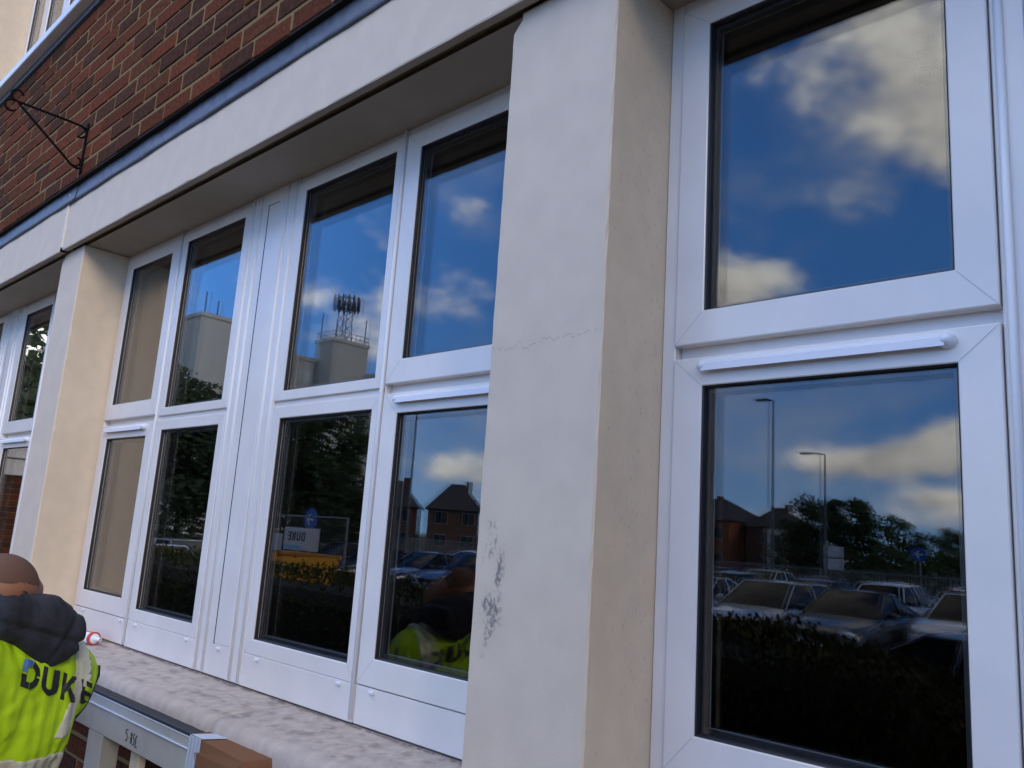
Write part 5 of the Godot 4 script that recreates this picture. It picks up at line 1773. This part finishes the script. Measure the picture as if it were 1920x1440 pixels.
func backdrop() -> void:
	# right-hand pane: brick hall, house with pale bay, trees
	house("brick_hall", "orange brick two-storey hall mirrored at the left of the large pane", Vector3(-46.8, PARK, 77), 0.0, 12.6, 9.0, 5.2, 7.6, "brick_orange", 3.2)
	var hv := house("gabled_house", "dark brick house with pale bay mirrored left of the big trees", Vector3(-37.9, PARK, 78), 0.0, 4.2, 6.0, 4.8, 6.9, "brick_far", 2.0)
	var s := st()
	box(s, Vector3(0.6, 0, -4.0), Vector3(2.3, 4.6, -2.9))
	part("bay", done(s), M.wall_pale, hv)
	for k in 2:
		s = st()
		box(s, Vector3(0.95, 1.0 + k * 2.0, -4.05), Vector3(1.95, 2.0 + k * 2.0, -3.95))
		part("bay_window", done(s), M.far_glass, hv)
	tree("big dark evergreen mirrored behind the white road sign", Vector3(-25.0, PARK, 57.5), 6.3, 2.5, 101, 0, 5200, 0.45)
	tree("tall dark tree mirrored right of the evergreen", Vector3(-22.9, PARK, 58.4), 6.7, 2.2, 102, 0, 5200, 0.45)
	tree("dark bushy tree mirrored at the house's right corner", Vector3(-26.6, PARK, 58.0), 4.9, 2.0, 103, 0, 4200, 0.45)
	tree("small loose tree mirrored right of the tall trees", Vector3(-21.0, PARK, 59), 5.0, 1.6, 104, 1, 1800, 0.6)
	tree("round airy tree mirrored above the far tree line", Vector3(-29.9, PARK, 89), 7.0, 2.3, 105, 1, 2600, 0.6)
	for k in 9:
		tree(["dense low tree in the far mirrored tree line", "rounded low tree in the far mirrored tree line", "spreading low tree in the far mirrored tree line"][k % 3] + [" nearest the airy tree", ", next one along", ", towards the right edge"][k / 3], Vector3(-28.6 + k * 1.25, PARK, 90 + (k % 3) * 2.0), 5.1 + (k % 4) * 0.3, 1.9, 110 + k, k % 2, 2200, 0.5)
	shrub_belt()
	# row of houses in the narrow pane right of the middle
	for k in 6:
		house("terraced_house", ["leftmost", "second", "third", "fourth", "fifth", "rightmost"][k] + " dark roofed house of the row mirrored beside the pillar", Vector3(-67.5 + k * 4.2, PARK, 44.5 + k * 4.4), -0.80, 5.0, 7.0, 4.3, 6.9, "brick_far", 2.2)
	# dark trees in the middle panes
	var mids := [[-33.4, 20.4, 8.2, 3.2], [-35.2, 17.7, 7.9, 3.0], [-36.3, 15.4, 8.5, 3.2], [-37.2, 13.2, 9.0, 3.2], [-38.2, 10.8, 8.8, 3.2], [-33.6, 16.8, 6.2, 2.8], [-33.2, 20.6, 5.6, 2.4]]
	for k in mids.size():
		var q: Array = mids[k]
		tree(["dense dark tree", "dark rounded tree", "dark spreading tree", "tallest dark tree", "dark upright tree", "low dark tree", "smallest dark tree"][k] + " mirrored in the middle window panes", Vector3(q[0], PARK, q[1]), q[2], q[3], 140 + k, 0, 5200, 0.42)
	tree("open branched tree mirrored in the far left window", Vector3(-21.0, PARK, 3.0), 8.0, 2.6, 160, 1, 1900, 0.8)
	tree("thin branched tree mirrored in the far left window behind the open one", Vector3(-27.0, PARK, 4.2), 9.0, 2.8, 161, 0, 1700, 0.8)
	# hospital blocks with masts
	var w := block("stair_tower", "pale concrete stair tower carrying a lattice mast, mirrored in the middle pane", Vector3(-94.1, PARK, 61.9), Vector3(4.3, 26.6, 5.7), 0, 0)
	mast(w, Vector3(0, 27.0, 0), 7.6)
	for q in [[-1.8, -2.4, 4.0], [2.0, 2.2, 3.6], [1.9, -2.4, 2.4]]:
		part("aerial", tube([Vector3(q[0], 27.0, q[1]), Vector3(q[0], 27.0 + q[2], q[1])], [0.10], 5), M.pole_steel, w)
	block("ward_block", "pale hospital block with bright windows mirrored left of the stair tower", Vector3(-97.2, PARK, 55.8), Vector3(4.0, 23.8, 5.4), 3, 2)
	block("ward_block", "low hospital block with bright windows mirrored right of the stair tower", Vector3(-93.2, PARK, 66.7), Vector3(6.0, 22.6, 3.4), 3, 1)
	w = block("service_tower", "plain grey concrete tower mirrored in the narrow upper pane", Vector3(-103.0, PARK, 47.6), Vector3(6.0, 27.6, 6.8), 0, 0)
	for q in [[2.7, -2.9, 2.8], [2.7, -1.2, 2.0], [2.6, 2.6, 2.2]]:
		part("aerial", tube([Vector3(q[0], 28.1, q[1]), Vector3(q[0], 28.1 + q[2], q[1])], [0.11], 5), M.pole_steel, w)
	extension()

func mast(w: Node3D, at: Vector3, h: float) -> void:
	var s := SurfaceTool.new()
	s.begin(Mesh.PRIMITIVE_TRIANGLES)
	s.set_smooth_group(1)
	var c := [Vector3(-1, 0, -1), Vector3(1, 0, -1), Vector3(1, 0, 1), Vector3(-1, 0, 1)]
	for k in 4:
		add_tube(s, [at + c[k] * 0.8, at + c[k] * 0.6 + Vector3(0, h * 0.9, 0)], [0.09], 4)
		for j in 5:
			var y0 := h * 0.9 * j / 5.0
			var y1 := h * 0.9 * (j + 1) / 5.0
			add_tube(s, [at + c[k] * 0.78 + Vector3(0, y0, 0), at + c[(k + 1) % 4] * 0.7 + Vector3(0, y1, 0)], [0.06], 4)
	part("lattice_mast", done(s), M.pole_steel, w)
	s = SurfaceTool.new()
	s.begin(Mesh.PRIMITIVE_TRIANGLES)
	for k in 14:
		var a := TAU * k / 14.0
		var p := at + Vector3(cos(a) * 1.75, h * 0.62, sin(a) * 1.75)
		add_tube(s, [p, p + Vector3(0, h * 0.26, 0)], [0.13], 5)
		add_tube(s, [p + Vector3(0, h * 0.06, 0), at + Vector3(cos(a + 0.45) * 1.75, h * 0.68, sin(a + 0.45) * 1.75)], [0.07], 4)
		add_tube(s, [p + Vector3(0, h * 0.20, 0), at + Vector3(cos(a + 0.45) * 1.75, h * 0.82, sin(a + 0.45) * 1.75)], [0.07], 4)
		add_tube(s, [p + Vector3(0, h * 0.06, 0), at + Vector3(0, h * 0.66, 0)], [0.06], 4)
	part("antenna_ring", done(s), M.pole_steel, w)
	s = st()
	for k in 9:
		var u := -1.0 + k * 0.25
		for e in [[u * 2.1, -2.8], [u * 2.1, 2.8], [-2.1, u * 2.8], [2.1, u * 2.8]]:
			add_tube(s, [at + Vector3(e[0], 0, e[1]), at + Vector3(e[0], 1.1, e[1])], [0.04], 4)
	for y in [0.55, 1.1]:
		for e in [[-2.1, -2.8, 2.1, -2.8], [2.1, -2.8, 2.1, 2.8], [2.1, 2.8, -2.1, 2.8], [-2.1, 2.8, -2.1, -2.8]]:
			add_tube(s, [at + Vector3(e[0], y, e[1]), at + Vector3(e[2], y, e[3])], [0.04], 4)
	part("roof_rail", done(s), M.pole_steel, w)

func shrub_belt() -> void:
	shrubs(Vector3(-28.0, PARK, 56.0), Vector3(-4.0, PARK, 56.0), 2.7, 9000, 0.12, "long belt of dark shrubs along the road mirrored under the trees")
	shrubs(Vector3(-31.0, PARK, 22.6), Vector3(-37.0, PARK, 8.0), 3.4, 9000, 0.13, "dense dark shrubs under the trees mirrored in the middle panes")
func shrubs(a: Vector3, b: Vector3, h: float, count: int, size: float, label: String) -> void:
	# one mass of shrubs too far away to count
	var s := st()
	for k in count:
		var t := rng.randf()
		var x := t * a.distance_to(b)
		var top := h + sin(x * 1.7) * 0.35 + sin(x * 4.1) * 0.2
		var p := a.lerp(b, t) + Vector3(rng.randf_range(-0.7, 0.7), rng.randf() ** 0.7 * top, rng.randf_range(-0.7, 0.7))
		var u := Vector3(rng.randfn(), rng.randfn(), rng.randfn()).normalized()
		var v := u.cross(Vector3(rng.randfn(), rng.randfn(), rng.randfn())).normalized()
		var z := rng.randf_range(0.7, 1.3) * size
		quad(s, p - u * z, p - v * z * 0.7, p + u * z, p + v * z * 0.7)
	var o := part(numbered("shrubbery"), done(s), M.leaf0, self)
	tag(o, label, "shrubs")
	o.set_meta("kind", "stuff")

func extension() -> void:
	# single-storey brick wing at the far left, mirrored in the end window
	var t := thing("brick_extension", "low brick extension with pale band mirrored in the far left lower pane", "building", Vector3(-12.0, 0, 0.45))
	var s := st()
	box(s, Vector3(-5, 0, 0), Vector3(-0.012, 2.18, 2.9))
	var wall := part("wall", done(s), M.mortar, t)
	var shapes := []
	s = st()
	cbox(s, Vector3(-0.05, 0, -0.1065), Vector3(0.0, 0.065, 0.1065), 0.003)
	var one := done(s)
	for r in 16:
		for k in 12:
			var o := part("brick", one, M["brick%d" % ((r * 7 + k * 5) % 6)], wall)
			o.position = Vector3(0, 0.98 + r * 0.075, 0.12 + (k + (0.5 if r % 2 else 0.0)) * 0.2235)
	s = st()
	cbox(s, Vector3(-5, 2.19, -0.02), Vector3(0.06, 2.40, 3.0), 0.01)
	part("fascia", done(s), M.sealant, t)
	s = st()
	cbox(s, Vector3(-5, 2.41, -0.04), Vector3(0.09, 2.58, 3.05), 0.01)
	part("fascia", done(s), M.sealant, t)
	s = st()
	box(s, Vector3(-5, 2.585, -0.03), Vector3(0.05, 2.75, 3.0))
	part("roof", done(s), M.roof_dark, t)
